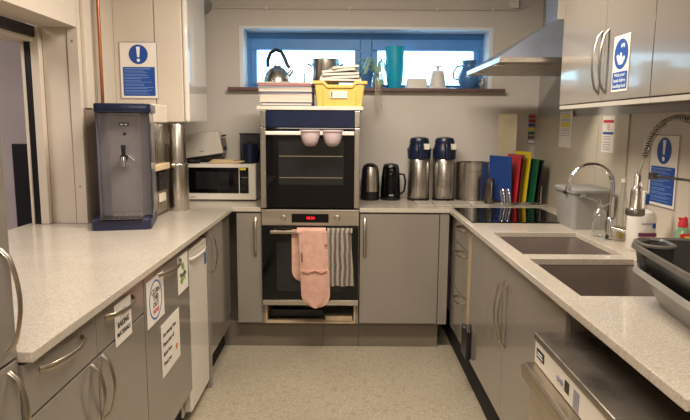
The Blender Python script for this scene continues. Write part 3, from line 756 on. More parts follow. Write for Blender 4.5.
# ---------------------------------------------------------------- left side: boiler, boxing, pipe
bx = thing('boiler_housing', 'cream boxed-in boiler cupboard on the left wall', 'boiler', (-1.1, 3.6, 1.425))
W(MB().box(XL+.001, -1.083, 3.42, 3.86, 1.30, 2.45), 'side_boxing', 'wall_beige', bx, bevel=.002)
W(MB().box(-1.080, -.925, 3.42, 3.86, 1.425, 2.45), 'casing', 'wall_beige', bx, bevel=.006)
W(MB().box(-.923, -.893, 3.42, 3.86, 1.425, 2.45), 'front_cover', 'front_gloss', bx, bevel=.012, seg=3)
fl_ = MB().tube([(-.98, 3.87, 2.22), (-.98, 4.195, 2.22)], .06, n=20).build('flue_pipe', 'grey_bucket', origin=(-.98, 4.0, 2.22), smooth=True)
props(fl_, 'grey flue pipe stub behind the boiler cupboard', 'pipe')
cp = thing('copper_pipe', 'bare vertical copper pipe beside the boiler cupboard', 'pipe', (XL+.045, 3.12, 1.2))
W(MB().tube([(XL+.045, 3.12, WT+.3), (XL+.045, 3.12, 2.455)], .0085, n=14), 'pipe', 'copper', cp, smooth=True)

# posters
def poster(label, loc, rz, w, h, framed=True, name='safety_poster'):
    t = thing(name, label, 'poster', loc, rz)
    MB().box(-w/2, w/2, -.003, 0, 0, h).build('sheet', 'paper', t, bevel=.0005)
    if framed:
        f = MB(); e = .004
        f.box(-w/2, w/2, -.0045, -.003, 0, e).box(-w/2, w/2, -.0045, -.003, h-e, h).box(-w/2, -w/2+e, -.0045, -.003, e, h-e).box(w/2-e, w/2, -.0045, -.003, e, h-e)
        f.build('border', 'grey_print', t)
    MB().lathe([(w*.25, 0), (w*.25, .001)], n=36).xf(Matrix.Translation((0, -.003, h*.78)) @ Matrix.Rotation(PI/2, 4, 'X')).build('blue_disc', 'blue_print', t)
    c = h*.78; k = w*.25
    ex = MB().prism([(-k*.20, c+k*.78), (k*.20, c+k*.78), (k*.11, c-k*.28), (-k*.11, c-k*.28)], 'y', -.0052, -.0042)
    ex.xf(Matrix.Identity(4)); ex.lathe([(k*.17, 0), (k*.17, .001)], n=20)
    for v in list(ex.bm.verts)[-40:]: v.co = Vector((v.co.x, -.0042-v.co.z, c-k*.60+v.co.y))
    ex.build('exclamation_mark', 'white_print', t)
    MB().box(-w*.42, w*.42, -.004, -.003, h*.05, h*.56).build('text_panel', 'blue_print', t)
    R = random.Random(3)
    ln = MB(); z = h*.535
    ln.box(-w*.39, w*.30, -.0046, -.004, z-h*.014, z)
    i = 0; z -= h*.04
    while z > h*.075:
        ln.box(-w*.39, w*(R.uniform(.05, .38)), -.0046, -.004, z-h*.008, z); i += 1
        z -= h*(.022 if i % 2 else .036)
    ln.build('text_lines', 'pale_print', t)
    return t
poster('blue and white exclamation poster on the cream boxing above the heater', (-1.172, 3.419, 1.556), 0, .215, .315)
poster('blue and white exclamation poster behind the sinks on the right wall', (XR-.0045, 2.495, 1.078), RR, .225, .305)

# ---------------------------------------------------------------- water heater
wh = thing('water_heater', 'countertop hot water dispenser with navy lid and base', 'water heater', (-1.104, 2.94, WT+.0005), math.radians(13)); wy = .020
MB().rrings([(0, 0, .137, .175, .03, 0), (0, 0, .137, .175, .03, .045), (0, 0, .130, .168, .026, .052)]).build('base_tray', 'blue_plastic', wh, smooth=True)
MB().box(-.10, .10, -.185, -.065, .0525, .056).build('drip_grille', 'steel_dark', wh, bevel=.002)
for i in range(7): MB().box(-.08+i*.025, -.07+i*.025, -.175, -.075, .0562, .0575).build('grille_bar', 'black_plastic', wh)
_n0 = len(C.objects)
body = MB().prism([(-.118, .160), (.118, .160), (.118, -.045), (.070, -.08), (-.070, -.08), (-.118, -.045)], 'z', .053, .555)
body.build('body', 'heater_steel', wh, bevel=.003)
MB().box(-.069, .069, -.0835, -.0805, .075, .545).build('front_panel', 'heater_panel', wh)
for sx_ in (-1, 1):
    MB().box(sx_*.120-.0015, sx_*.120+.0015, -.125, -.047, .053, .555).build('guard_side', 'guard', wh)
    MB().tube([(sx_*.120, -.127, .053), (sx_*.120, -.127, .555)], .0022).build('corner_strip', 'blue_plastic', wh, smooth=True)
MB().rrings([(0, .018, .126, .150, .02, .556), (0, .018, .128, .152, .02, .560), (0, .018, .128, .152, .02, .593), (0, .018, .124, .148, .018, .598)]).build('lid', 'navy_dark', wh, smooth=True)
MB().box(-.022, .022, -.0865, -.0837, .492, .508).build('name_plate', 'black_print', wh)
MB().box(-.017, -.002, -.0875, -.0866, .496, .503).build('plate_lettering', 'white_print', wh)
MB().box(.003, .016, -.0875, -.0866, .496, .503).build('plate_lettering', 'white_print', wh)
MB().lathe([(.008, 0), (.007, .003)], n=16).xf(Matrix.Translation((.002, -.0837, .455)) @ Matrix.Rotation(PI/2, 4, 'X')).build('indicator', 'black_print', wh)
tpn = MB().tube([(0, -.083, .345), (0, -.145, .345)], .016, n=14).build('tap_body', 'black_plastic', wh, smooth=True)
MB().tube([(0, -.135, .348), (0, -.14, .385), (0, -.135, .40)], [.008, .010, .012], n=10).build('tap_lever', 'black_plastic', wh, smooth=True)
MB().tube([(0, -.143, .345), (0, -.150, .325), (0, -.150, .300)], [.013, .012, .010], n=14).build('tap_nozzle', 'chrome', wh, smooth=True)
MB().tube([(.012, -.12, .36), (.045, -.105, .33)], .006).build('tap_stay', 'chrome', wh, smooth=True)
for o_ in list(C.objects)[_n0:]: o_.location.x += .020

# coffee machine behind the heater
cf = thing('coffee_machine', 'steel and black coffee machine half hidden behind the water heater', 'coffee machine', (-1.15, 3.28, WT+.0005))
W(MB().box(-1.285, -1.03, 3.16, 3.40, WT+.001, 1.16), 'lower_body', 'steel_dark', cf, bevel=.004)
W(MB().box(-1.029, -1.020, 3.17, 3.39, WT+.02, 1.14), 'side_panel', 'steel', cf, bevel=.002)
W(MB().box(-1.019, -1.014, 3.20, 3.36, 1.05, 1.15), 'front_screen', 'black_plastic', cf)
W(MB().box(-1.018, -1.008, 3.20, 3.30, .99, 1.035), 'button_plate', 'book_cream', cf, bevel=.002)
W(MB().box(-1.285, -1.01, 3.155, 3.40, 1.162, 1.195), 'shelf', 'fabric', cf, bevel=.003)
W(MB().box(-1.285, -1.03, 3.20, 3.40, 1.196, 1.42), 'upper_body', 'steel', cf, bevel=.005)
W(MB().box(-1.285, -1.015, 3.16, 3.40, 1.421, 1.52), 'top_cover', 'book_cream', cf, bevel=.006)

# steel urn
ur = thing('steel_canister', 'tall brushed steel canister beside the microwave', 'canister', (-.985, 3.47, WT+.0005))
MB().lathe([(.058, 0), (.06, .004), (.06, .262)], n=36).build('lower_drum', 'steel', ur, smooth=True)
MB().lathe([(.063, .263), (.063, .272), (.06, .276)], n=36).build('rim', 'chrome', ur, smooth=True)
MB().lathe([(.050, .277), (.050, .495), (.045, .505)], n=36).build('upper_drum', 'steel', ur, smooth=True)

# microwave
mw = thing('microwave', 'white microwave oven in the left corner under the toaster', 'microwave', (-.825, 3.90, WT+.0005))
MB().box(-.232, .232, .022, .28, .008, .245).build('case', 'white_matt', mw, bevel=.006)
MB().box(-.232, .232, 0, .0215, .008, .245).build('front_frame', 'white', mw, bevel=.004)
MB().box(-.215, .120, -.004, -.0005, .052, .222).build('door_glass', 'black_gloss', mw, bevel=.004)
MB().box(-.165, .055, -.0055, -.0042, .08, .195).build('door_window', 'oven_glass', mw)
MB().box(.125, .185, -.004, -.0005, .052, .222).build('control_panel', 'black_gloss', mw, bevel=.003)
for z in (.085, .13): MB().lathe([(.016, 0), (.014, .010)], n=18).xf(Matrix.Translation((.155, -.004, z)) @ Matrix.Rotation(PI/2, 4, 'X')).build('dial', 'black_plastic', mw, smooth=True)
MB().box(.128, .168, -.006, -.0042, .206, .220).build('yellow_sticker', 'yellow_print', mw)
MB().box(.135, .178, -.0055, -.0042, .156, .159).build('panel_mark', 'grey_print', mw)
MB().box(-.205, -.170, -.0015, -.0003, .022, .028).build('maker_mark', 'grey_print', mw)
for x in (-.2, .2):
    for y in (.04, .25): MB().lathe([(.012, 0), (.012, .0075)], x, y, 10).build('foot', 'black_plastic', mw)
MT = WT+.246
# things on the microwave
d = MB().lathe([(.045, 0), (.05, .003), (.052, .018), (.046, .02), (.043, .006)], n=24).build('small_dish', 'black_plastic', smooth=True)
d.location = (-1.02, 3.955, MT); props(d, 'small black dish on the microwave under the toaster', 'dish')
cl = MB()
for i, (a, b, z) in enumerate(((-.115, .10, 0), (-.10, .12, .009), (-.09, .06, .018))):
    cl.rrings([(0.5*(a+b), 0, (b-a)/2, .05, .02, z), (0.5*(a+b), 0, (b-a)/2+.004, .054, .02, z+.004), (0.5*(a+b), 0, (b-a)/2, .05, .02, z+.0085)])
c = cl.build('folded_cloth', 'fabric', smooth=True); c.location = (-.80, 3.965, MT); props(c, 'folded beige cloth on the microwave in front of the toaster', 'cloth')
ts = thing('toaster', 'cream long-slot toaster propped at a tilt on the microwave', 'toaster', (-.965, 4.10, MT+.022))
ts.rotation_euler = (0, math.radians(-8), 0); ts.scale = (1.08, 1.0, 1.15)
R0 = []
prof = [(-.125, .02), (-.132, .03), (-.128, .12), (-.115, .145), (-.09, .155), (.09, .155), (.112, .148), (.122, .12), (.128, .03), (.122, .02)]
MB().prism(prof, 'y', -.075, .075).build('shell', 'toaster', ts, bevel=.012, seg=3)
MB().box(-.12, .118, -.068, .068, .004, .019).build('base', 'black_plastic', ts, bevel=.003)
MB().box(-.09, .085, -.03, -.012, .1552, .157).build('slot', 'black_gap', ts)
MB().box(-.09, .085, .012, .03, .1552, .157).build('slot', 'black_gap', ts)
MB().box(-.020, .012, -.0765, -.0755, .045, .052).build('maker_mark', 'grey_print', ts)
MB().box(.125, .150, -.02, .02, .118, .128).build('lever', 'black_plastic', ts, bevel=.002)
MB().box(.127, .134, -.06, .06, .03, .11).build('control_plate', 'steel_dark', ts, bevel=.002)
MB().lathe([(.012, 0), (.010, .012)], n=14).xf(Matrix.Translation((.134, -.03, .05)) @ Matrix.Rotation(PI/2, 4, 'Y')).build('dial', 'black_plastic', ts)
tn = thing('picture_tin', 'dark patterned tin standing on the microwave against the wall', 'tin', (-.655, 4.13, MT))
MB().box(-.075, .075, -.03, .03, 0, .19).build('tin_body', 'marble', tn, bevel=.005)
MB().box(-.078, .078, -.033, .033, .19, .20).build('tin_lid', 'black_plastic', tn, bevel=.003)
mg = thing('black_mug', 'black mug standing before the dark patterned tin', 'mug', (-.645, 4.02, MT))
MB().lathe([(.045, 0), (.052, .004), (.055, .13), (.052, .13), (.049, .006)], n=28).build('mug_body', 'navy_dark', mg, smooth=True)
MB().tube([(.052, 0, .11), (.078, 0, .10), (.082, 0, .06), (.053, 0, .03)], .007).build('handle', 'navy_dark', mg, smooth=True)

# ---------------------------------------------------------------- back counter right of the ovens
k1 = thing('electric_kettle', 'black kettle with brushed steel front beside the ovens', 'kettle', (.172, 4.03, WT+.0005)); k1.scale = (1.05, 1.05, 1.08)
MB().lathe([(.060, 0), (.062, .005), (.062, .02)], n=32).build('power_base', 'black_plastic', k1, smooth=True)
MB().lathe([(.060, .021), (.060, .05), (.059, .12), (.054, .19), (.045, .215), (.028, .228), (.008, .232)], n=32).build('kettle_body', 'black_plastic', k1, smooth=True)
ar = [math.radians(a) for a in range(-115, -34, 8)]
fr = MB(); fr.rings([[(r*1.015*math.cos(a), r*1.015*math.sin(a), z) for a in ar] for r, z in ((.0605, .055), (.060, .10), (.060, .14), (.0555, .185), (.050, .208))], False, False, close=False)
fr.build('steel_panel', 'steel', k1, smooth=True)
MB().tube([(-.01, .045, .215), (-.01, .075, .20), (0, .082, .13), (0, .062, .05)], .010).build('handle', 'black_plastic', k1, smooth=True)
k2 = thing('electric_kettle', 'glossy black kettle with side handle left of the pump flasks', 'kettle', (.312, 4.04, WT+.0005)); k2.scale = (1.05, 1.05, 1.06)
MB().lathe([(.064, 0), (.066, .005), (.066, .018)], n=32).build('power_base', 'black_plastic', k2, smooth=True)
MB().lathe([(.065, .019), (.065, .05), (.061, .14), (.054, .205), (.050, .215)], n=32).build('kettle_body', 'black_gloss', k2, smooth=True)
MB().lathe([(.050, .216), (.046, .228), (.02, .236), (.004, .237)], n=28).build('lid', 'black_plastic', k2, smooth=True)
MB().tube([(.048, -.02, .17), (.085, -.02, .165), (.095, -.02, .12), (.088, -.02, .06), (.068, -.01, .04)], .007).build('handle', 'black_plastic', k2, smooth=True)
MB().prism([(-.014, .20), (.014, .20), (0, .17)], 'y', -.066, -.045).build('spout', 'black_plastic', k2, bevel=.003)
MB().box(-.013, .013, -.0672, -.064, .030, .040).build('maker_mark', 'grey_print', k2)
MB().box(-.009, .009, -.053, -.048, .216, .226).build('lid_button', 'grey_print', k2, bevel=.002)

def airpot(loc, label):
    t = thing('pump_flask', label, 'flask', loc, 0, 'steel pump flasks on the back worktop'); t.scale = (1, 1, 1.07)
    MB().lathe([(.074, 0), (.076, .004), (.076, .014)], n=36).build('foot_ring', 'black_plastic', t, smooth=True)
    MB().lathe([(.072, .0145), (.074, .02), (.074, .255), (.070, .262)], n=40).build('steel_body', 'steel', t, smooth=True)
    MB().lathe([(.073, .263), (.078, .267), (.080, .31), (.076, .325), (.070, .345), (.066, .362)], n=36).build('collar', 'navy_dark', t, smooth=True)
    MB().lathe([(.066, .363), (.066, .378), (.058, .395), (.03, .402), (.005, .403)], n=32).build('pump_lid', 'navy_dark', t, smooth=True)
    MB().rrings([(0, -.073, .020, .020, .012, .27), (0, -.078, .020, .022, .012, .345), (0, -.062, .018, .014, .010, .375)]).build('spout_head', 'navy_dark', t, smooth=True)
    MB().box(.020, .060, -.074, -.0655, .325, .360).build('label', 'paper', t, bevel=.001)
    for s in (-1, 1): MB().lathe([(.010, 0), (.009, .005)], n=12).xf(Matrix.Translation((s*.077, 0, .32)) @ Matrix.Rotation(s*PI/2, 4, 'Y')).build('handle_pivot', 'navy_dark', t)
    return t
a1 = airpot((.503, 4.04, WT+.0005), 'left steel pump flask with dark navy top')
dup(a1, (.675, 4.04, WT+.0005), 'right steel pump flask with dark navy top', math.radians(6))
# big steel pot
pt = thing('stock_pot', 'tall brushed steel pot between flasks and chopping boards', 'pot', (.878, 4.06, WT+.0005)); pt.scale = (1, 1, 1.05)
MB().lathe([(.108, 0), (.112, .004), (.112, .240), (.116, .244), (.116, .249), (.109, .249), (.109, .006)], n=44).build('pot_body', 'steel', pt, smooth=True)
for s in (-1, 1): MB().tube([(-.035, s*.108, .20), (-.03, s*.122, .20), (.03, s*.122, .20), (.035, s*.108, .20)], .004).build('handle', 'steel', pt, smooth=True)
jg = thing('milk_jug', 'small dark steel jug in front of the blue board', 'jug', (.952, 3.87, WT+.0005))
MB().lathe([(.030, 0), (.032, .003), (.028, .12), (.031, .165), (.029, .165), (.026, .12), (.028, .005)], n=24).build('jug_body', 'steel_dark', jg, smooth=True)
MB().tube([(0, -.028, .15), (0, -.05, .135), (0, -.052, .07), (0, -.031, .04)], .004).build('handle', 'steel', jg, smooth=True)
# slatted worktop protector
tb = thing('worktop_protector', 'pale segmented board lying before the flasks and pot', 'board', (.72, 3.80, WT+.0005))
for i in range(4):
    x = .46+i*.115
    W(MB().box(x, x+.108, 3.70, 3.93, WT+.0008, WT+.008), 'panel', 'pelmet', tb, bevel=.002)
# chopping boards rack
rk = thing('board_rack', 'steel wire rack holding the coloured chopping boards', 'rack', (1.13, 3.93, WT+.0005))
for y in (3.74, 3.85, 4.0): W(MB().tube([(.99, y, WT+.006), (1.28, y, WT+.006)], .005), 'base_rod', 'chrome', rk, smooth=True)
for x in (1.0, 1.035):
    W(MB().tube([(x+.012, 3.70, WT+.006), (x-.002, 3.70, WT+.10), (x-.004, 3.71, WT+.112), (x-.004, 3.745, WT+.112), (x-.002, 3.76, WT+.10), (x+.012, 3.76, WT+.006)], .006), 'divider', 'chrome', rk, smooth=True)
for x in (1.278,):
    W(MB().tube([(x, 3.83, WT+.006), (x, 3.83, WT+.12), (x, 4.04, WT+.12), (x, 4.04, WT+.006)], .005), 'divider', 'chrome', rk, smooth=True)
def board(label, m, x, y0, ln, h, lean, yaw, z=WT+.0125, th=.012):
    t = thing('chopping_board', label, 'chopping board', (x, y0, z), 0, 'coloured chopping boards in the rack')
    t.rotation_euler = (0, math.radians(lean), math.radians(yaw))
    MB().box(-th/2, th/2, 0, ln, 0, h).build('board', m, t, bevel=.004)
    return t
board('blue chopping board, leftmost in the rack', 'b_blue', 1.076, 3.80, .22, .30, -2, 24)
board('red chopping board between blue and brown', 'b_red', 1.108, 3.80, .22, .31, 4, 6)
board('brown chopping board between red and yellow', 'b_brown', 1.140, 3.83, .19, .31, 4, 11)
board('yellow chopping board leaning right', 'b_yellow', 1.178, 3.83, .19, .33, 5, 14)
board('green chopping board, right of the yellow one', 'b_green', 1.218, 3.79, .22, .285, 5, 9)
board('black chopping board, rightmost in the rack', 'black_plastic', 1.250, 3.80, .22, .28, 5, 4)
board('tall stained white chopping board standing behind the others', 'b_white', 1.170, 4.06, .14, .575, 0, 48, th=.014)

# ---------------------------------------------------------------- on top of the oven tower
TZ = 1.5265
def book(label, x0, x1, y0, z, h, cov, page=None, rz=0, depth=.26):
    t = thing('book', label, 'book', ((x0+x1)/2, y0, z), math.radians(rz), 'books stacked on the oven tower')
    w = (x1-x0)/2; e = min(.004, h*.32)
    MB().box(-w, w, 0, depth, 0, e).build('cover', cov, t, bevel=.0008)
    MB().box(-w, w, 0, depth, h-e, h).build('cover', cov, t, bevel=.0008)
    MB().box(w-.004, w, 0, depth, e, h-e).build('spine', cov, t)
    MB().box(-w+.004, w-.005, .004, depth-.004, e+.0002, h-e-.0002).build('pages', page or 'page', t)
z = TZ
for (lb_, x0, x1, h, cov, rz) in (('thick navy-bound book at the bottom of the stack', -.508, -.202, .022, 'book_navy', 0),
        ('thick cream-paged book, second from the bottom of the stack', -.520, -.205, .050, 'book_cream', -1.0),
        ('thin navy book in the middle of the stack', -.515, -.200, .012, 'book_navy', .6),
        ('cream book just above the thin navy one', -.525, -.205, .020, 'book_cream', -.5),
        ('slim grey book, third from the top of the stack', -.530, -.205, .013, 'book_grey', 1.0),
        ('slim maroon book second from the top', -.530, -.205, .013, 'book_pink', -.8),
        ('thin cream book lying on top of the stack', -.535, -.215, .010, 'book_cream', .8)):
    book(lb_, x0, x1, 3.60, z, h, cov, None, rz); z += h+.0005
yt = thing('storage_tray', 'yellow plastic tray full of papers on the oven tower', 'tray', (-.037, 3.72, TZ))
MB().rrings([(0, 0, .135, .115, .012, 0), (0, 0, .150, .128, .014, .128), (0, 0, .147, .125, .012, .128), (0, 0, .131, .111, .010, .004)]).build('tray_body', 'yellow_tray', yt, smooth=True, auto=30)
rim = MB().prism([(-.165, .150), (-.165, .132), (-.10, .132), (-.075, .108), (.075, .108), (.10, .132), (.165, .132), (.165, .150), (.092, .150), (.068, .124), (-.068, .124), (-.092, .150)], 'y', -.138, -.129)
rim.build('front_rim', 'yellow_tray', yt, bevel=.003)
for s in (-1, 1): MB().box(s*.158-.008, s*.158+.008, -.128, .135, .132, .150).build('side_rim', 'yellow_tray', yt, bevel=.003)
for s in (-1, 1): MB().box(s*.098-.003, s*.098+.003, -.131, -.122, .012, .108).build('rib', 'yellow_tray', yt, bevel=.002)
MB().box(-.058, .046, -.1285, -.1245, .048, .092).build('label', 'paper', yt, bevel=.0005)
MB().box(-.052, -.044, -.1292, -.1286, .054, .086).build('label_mark', 'red_print', yt)
for k, (a, z, w, rx, ry, dx) in enumerate(((3, .152, .125, 0, 0, .0), (-6, .168, .118, 0, -1.5, .008), (7, .187, .11, 0, -3, -.005), (-9, .208, .10, 0, -4.5, .006), (12, .229, .08, 0, -6, .018))):
    p = MB().box(-w, w, -.095, .09, 0, .0135)
    o = p.build('paper_bundle', 'paper', bevel=.001)
    o.location = (-.037+dx, 3.715, TZ+z); o.rotation_euler = (math.radians(rx), math.radians(ry), math.radians(a))
    props(o, ('lowest paper bundle in the yellow tray', 'wide paper bundle second lowest in the yellow tray', 'middle paper bundle in the yellow tray', 'tilted paper bundle second from the top in the yellow tray', 'topmost skewed paper bundle in the yellow tray')[k], 'papers', 'papers in the yellow tray')
nb = MB().box(.128, .140, 3.66, 3.86, TZ, TZ+.13)
nb = MB().box(-.006, .006, 0, .10, 0, .10).build('blue_folder', 'book_navy', bevel=.002); nb.location = (.140-.012, 3.90, TZ); nb.rotation_euler = (0, 0, 0)
nb.location = (.095, 4.0, TZ)
props(nb, 'narrow navy folder standing behind the yellow tray', 'folder')

# ---------------------------------------------------------------- window sill things
sk = thing('stovetop_kettle', 'domed steel stovetop kettle with arched handle on the sill', 'kettle', (-.485, 4.27, SZ)); sk.scale = (1.08, 1.08, 1.08)
MB().lathe([(.085, 0), (.090, .01), (.088, .05), (.075, .095), (.05, .125), (.03, .133)], n=32).build('kettle_body', 'steel', sk, smooth=True)
MB().lathe([(.032, .134), (.028, .142), (.008, .146)], n=20).build('lid', 'steel', sk, smooth=True)
MB().tube([(-.012, 0, .145), (-.014, 0, .16), (0, 0, .170), (.014, 0, .16), (.012, 0, .145)], .004).build('lid_knob', 'black_plastic', sk, smooth=True)
MB().tube([(-.062, 0, .135), (-.062, 0, .18), (-.045, 0, .225), (-.01, 0, .245), (.025, 0, .235), (.045, 0, .20), (.065, 0, .15), (.080, 0, .13)], .012).build('handle', 'black_plastic', sk, smooth=True)
MB().tube([(.06, 0, .07), (.09, 0, .105), (.10, 0, .125)], [.02, .014, .011]).build('spout', 'steel', sk, smooth=True)
st = MB().lathe([(.004, 0), (.005, .02), (.006, .10), (.004, .105)], n=12).build('thermometer', 'steel_dark', smooth=True); st.location = (-.295, 4.28, SZ)
props(st, 'thin dark upright rod on the sill between kettle and pot', 'thermometer')
sp2 = thing('saucepan', 'steel two-handled pan on the sill behind the yellow tray', 'pot', (-.145, 4.28, SZ))
MB().lathe([(.094, 0), (.098, .005), (.098, .195), (.103, .2), (.094, .2), (.094, .008)], n=36).build('pan_body', 'steel', sp2, smooth=True)
for s in (-1, 1): MB().tube([(s*.099, -.03, .155), (s*.125, -.025, .17), (s*.125, .025, .17), (s*.099, .03, .155)], .005).build('handle', 'black_plastic', sp2, smooth=True)
for x in (-.055, -.02): MB().tube([(x, -.05, .2), (x, -.05, .225), (x+.012, -.05, .23)], .003).build('wire_hook', 'steel', sp2, smooth=True)

pj = thing('spider_plant', 'spider plant rooting in a glass jar on the sill', 'plant', (.222, 4.18, SZ))
MB().lathe([(.034, 0), (.038, .005), (.046, .03), (.042, .065), (.03, .085), (.034, .10), (.032, .10), (.028, .085), (.040, .065), (.044, .03), (.036, .006)], n=24).build('jar', 'glass', pj, smooth=True)
MB().lathe([(.034, .007), (.041, .03), (.038, .055)], n=20).build('root_water', 'liquid_g', pj, smooth=True)
R = random.Random(5)
for k in range(30):
    a = R.uniform(0, 2*PI) if k > 20 else R.uniform(2.0, 4.3); ln = R.uniform(.13, .22) if k <= 20 else R.uniform(.05, .08); up = R.uniform(.08, .17)
    dx, dy = math.cos(a), math.sin(a)*.35
    P = [Vector((0, 0, .07)), Vector((dx*ln*.3, dy*ln*.3, .07+up)), Vector((dx*ln*.7, dy*ln*.7, .09+up)), Vector((dx*ln, dy*ln, .04+up*.5))]
    pts = bez(P, 8)
    rr = [.0035, .005, .006, .006, .0055, .005, .004, .003, .001]
    MB().tube(pts, [q*.25 for q in rr], n=6, rx=.010, side=(-dy, dx, 0.01)).build('leaf', 'leaf', pj, smooth=True)
for k in range(7):
    x = -.02+.006*k+R.uniform(-.003, .003)
    MB().tube([(x*.5, -.01, .08), (x, -.045, .055), (x, -.068, .0), (x+R.uniform(-.01, .01), -.07, -.07), (x+R.uniform(-.015, .015), -.068, -.12-R.uniform(0, .07))], .0016, n=5).build('root', 'root', pj, smooth=True)

tv = thing('tall_vase', 'tall teal vase standing between the window panes', 'vase', (.345, 4.275, SZ))
MB().lathe([(.045, 0), (.048, .004), (.060, .08), (.066, .16), (.064, .215), (.069, .29), (.066, .29), (.060, .215), (.062, .16), (.044, .01)], n=32).build('vase_body', 'teal', tv, smooth=True)
tr = thing('food_tub', 'white upturned plastic tub on the sill right of the teal vase', 'tub', (.500, 4.27, SZ))
MB().rrings([(0, 0, .085, .06, .015, 0), (0, 0, .085, .06, .015, .006), (0, 0, .078, .054, .014, .007), (0, 0, .066, .045, .012, .070)]).build('tub_body', 'white_matt', tr, smooth=True, auto=30)
fc = thing('conical_lid', 'white conical cover with a T-shaped knob on the sill', 'cover', (.650, 4.27, SZ))
MB().lathe([(.070, 0), (.070, .006), (.060, .012), (.042, .125), (.036, .128)], n=32).build('cone', 'white_matt', fc, smooth=True)
MB().lathe([(.010, .129), (.009, .150), (.028, .152), (.030, .160), (.010, .164)], n=24).build('knob', 'white_matt', fc, smooth=True)
jw = thing('water_jug', 'round blue jug with loop handle on the sill near the hood', 'jug', (.872, 4.275, SZ))
MB().lathe([(.045, 0), (.050, .005), (.076, .055), (.078, .09), (.055, .14), (.046, .165), (.054, .195), (.058, .2), (.054, .2), (.044, .165), (.05, .14), (.073, .09), (.045, .008)], n=32).build('jug_body', 'jug_blue', jw, smooth=True)
MB().tube([(-.048, 0, .165), (-.085, 0, .16), (-.108, 0, .125), (-.112, 0, .08), (-.085, 0, .068), (-.072, 0, .075)], .0065).build('handle', 'jug_blue', jw, smooth=True)
pla = MB().lathe([(.03, 0), (.07, .010), (.075, .016), (.07, .016), (.03, .004)], n=32).build('saucer', 'glass', smooth=True); pla.location = (.755, 4.27, SZ); pla.scale = (.5, .5, .8)
props(pla, 'small glass saucer on the sill beside the blue jug', 'saucer')
for k, x in enumerate((.945, .968)):
    j = MB().lathe([(.018, 0), (.02, .003), (.021, .075), (.019, .075), (.018, .006)], n=20).build('glass_tumbler', 'glass', smooth=True)
    j.location = ((.952, 4.20, SZ), (.968, 4.30, SZ))[k]
    props(j, ('small glass at the right end of the sill, in front', 'small glass at the right end of the sill, behind')[k], 'glass', 'glasses on the sill')

# ---------------------------------------------------------------- papers and signs
def note(name, label, loc, rz, w, h, rows=(), cat='notice', tilt=0):
    t = thing(name, label, cat, loc, rz)
    MB().box(-w/2, w/2, -.0012, 0, -h/2, h/2).build('sheet', 'paper', t)
    for (txt, sz, m, x, z, *r) in rows: text(txt, sz, 'lettering', m, t, (x, -.0018, z), *(r or []))
    return t
n = note('drawer_label', 'white printed label hanging below the second drawer handle', (XFL+.0015, 1.834, .785), RL, .14, .135,
         (('FOIL', .030, 'black_print', 0, .028), ('BAKING', .027, 'black_print', 0, -.004), ('MATERIALS', .0225, 'black_print', 0, -.034)))
n = note('round_sticker_notice', 'white notice with a blue ringed black logo on appliance door', (XFL+.0015, 2.158, .757), RL, .20, .175,
         (('CLEAN', .030, 'black_print', 0, .034), ('THIS', .030, 'black_print', 0, .008), ('OUT', .030, 'black_print', 0, -.018), ('PLEASE', .022, 'red_print', 0, -.042)))
m = MB(); nn = 40
m.rings([[(r*math.cos(2*PI*i/nn), y, r*math.sin(2*PI*i/nn)*1.02) for i in range(nn)] for r, y in ((.074, -.0013), (.074, -.0018), (.068, -.0018), (.068, -.0013))], False, False)
m.build('blue_ring', 'blue_print', n)
n = note('recycling_notice', 'white card with green leaf logo near the freezer', (XFL+.0015, 2.535, .765), RL, .16, .165)
for (dx, dz, a) in ((0, .03, .5), (.02, -.01, 1.3), (-.02, -.03, 0)):
    MB().prism([(-.03, 0), (0, .018), (.03, 0), (0, -.018)], 'y', -.002, -.0013).xf(Matrix.Translation((dx, 0, dz)) @ Matrix.Rotation(a, 4, 'Y')).build('leaf_print', 'green_print', n)
text('Recycle', .03, 'lettering', 'black_print', n, (0, -.0022, -.004))
n = note('handwritten_note', 'large white note with four lines of dark writing on the appliance door', (XFL+.0015, 2.33, .525), RL, .25, .215,
         (('Our Amazing Team', .022, 'black_print', -.105, .060, 'LEFT'), ('Please place all', .024, 'black_print', -.105, .022, 'LEFT'), ('dishes here', .024, 'black_print', -.105, -.018, 'LEFT'), ('Thank you', .024, 'black_print', -.105, -.058, 'LEFT')))
MB().lathe([(.013, 0), (.013, .001)], n=16).xf(Matrix.Translation((.075, -.0012, -.045)) @ Matrix.Rotation(PI/2, 4, 'X')).build('orange_face', 'orange_print', n)
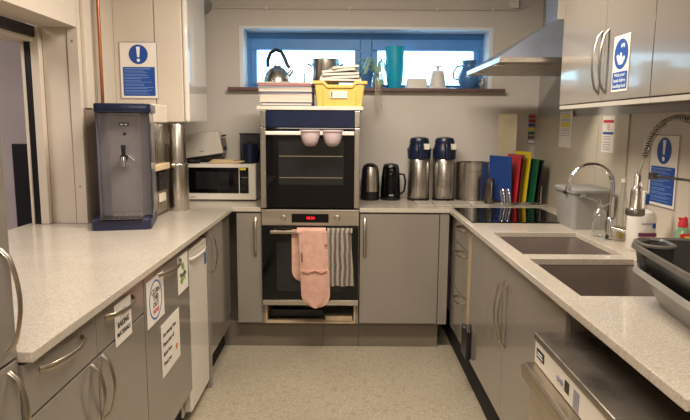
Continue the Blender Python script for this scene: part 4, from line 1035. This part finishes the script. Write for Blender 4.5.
# hand washing sign on wall cabinet: door face X=1.02
hs = thing('hand_washing_sign', 'blue and white hand washing sign on the wall cabinet door', 'sign', (1.0195, 2.243, 1.545), RR)
MB().box(-.065, .065, -.0015, 0, 0, .205).build('sheet', 'paper', hs)
MB().lathe([(.055, 0), (.055, .001)], n=40).xf(Matrix.Translation((0, -.0015, .136)) @ Matrix.Rotation(PI/2, 4, 'X')).build('blue_disc', 'blue_print', hs)
hnd = MB().prism([(-.030, .120), (-.012, .098), (.016, .098), (.034, .118), (.030, .128), (.012, .120), (.008, .140), (-.004, .142), (-.006, .128), (-.026, .136), (-.034, .130)], 'y', -.0034, -.0026)
hnd.build('hands_symbol', 'white_print', hs)
MB().prism([(0, .158), (.0, .170), (.022, .174), (.028, .168), (.028, .158), (.022, .158), (.020, .164)], 'y', -.0034, -.0026).build('tap_symbol', 'white_print', hs)
MB().box(-.058, .058, -.0025, -.0016, .008, .072).build('text_panel', 'blue_print', hs)
for i, s_ in enumerate(('Wash your', 'hands before', 'handling food')): text(s_, .0185, 'lettering', 'white_print', hs, (0, -.003, .060-i*.020))
# two notices below the cabinet on splash panels
n1 = thing('allergy_notice', 'paper sheet with yellow highlighted lines on the splash panel', 'notice', (XR-.0125, 3.62, 1.29), RR)
MB().box(-.10, .10, -.0012, 0, 0, .215).build('sheet', 'paper', n1)
for (z, h, m_) in ((.178, .018, 'yellow_print'), (.122, .030, 'yellow_print')): MB().box(-.075, .07, -.0016, -.0012, z, z+h).build('highlight', m_, n1)
for z in (.203, .168, .160, .110, .10, .085, .07): MB().box(-.08, .07, -.0016, -.0012, z, z+.003).build('text_line', 'grey_print', n1)
n2 = thing('fire_notice', 'narrow notice with red and blue headings on the splash panel', 'notice', (XR-.0125, 3.03, 1.285), RR)
MB().box(-.07, .07, -.0012, 0, 0, .185).build('sheet', 'paper', n2)
MB().box(-.06, .06, -.0018, -.0012, .150, .165).build('red_heading', 'red_print', n2)
MB().box(-.06, .06, -.0018, -.0012, .092, .104).build('blue_heading', 'blue_print', n2)
for z in (.14, .13, .12): MB().box(-.012, .015, -.0016, -.0012, z-.004, z).build('red_line', 'red_print', n2)
for z in (.078, .066, .05, .038, .026, .014): MB().box(-.055, .03, -.0016, -.0012, z, z+.004).build('text_line', 'grey_print', n2)
# colour chart in the corner
cc = thing('colour_chart', 'chopping board colour chart on the back wall in the corner', 'chart', (1.311, YB-.0005, 1.290))
MB().box(-.026, .026, -.0012, 0, 0, .215).build('sheet', 'panel_grey', cc)
for i, m_ in enumerate(('red_print', 'b_red', 'b_blue', 'b_yellow', 'b_green', 'b_brown', 'white_print')):
    MB().box(-.022, .022, -.002, -.0012, .185-i*.029, .203-i*.029).build('colour_band', m_, cc)
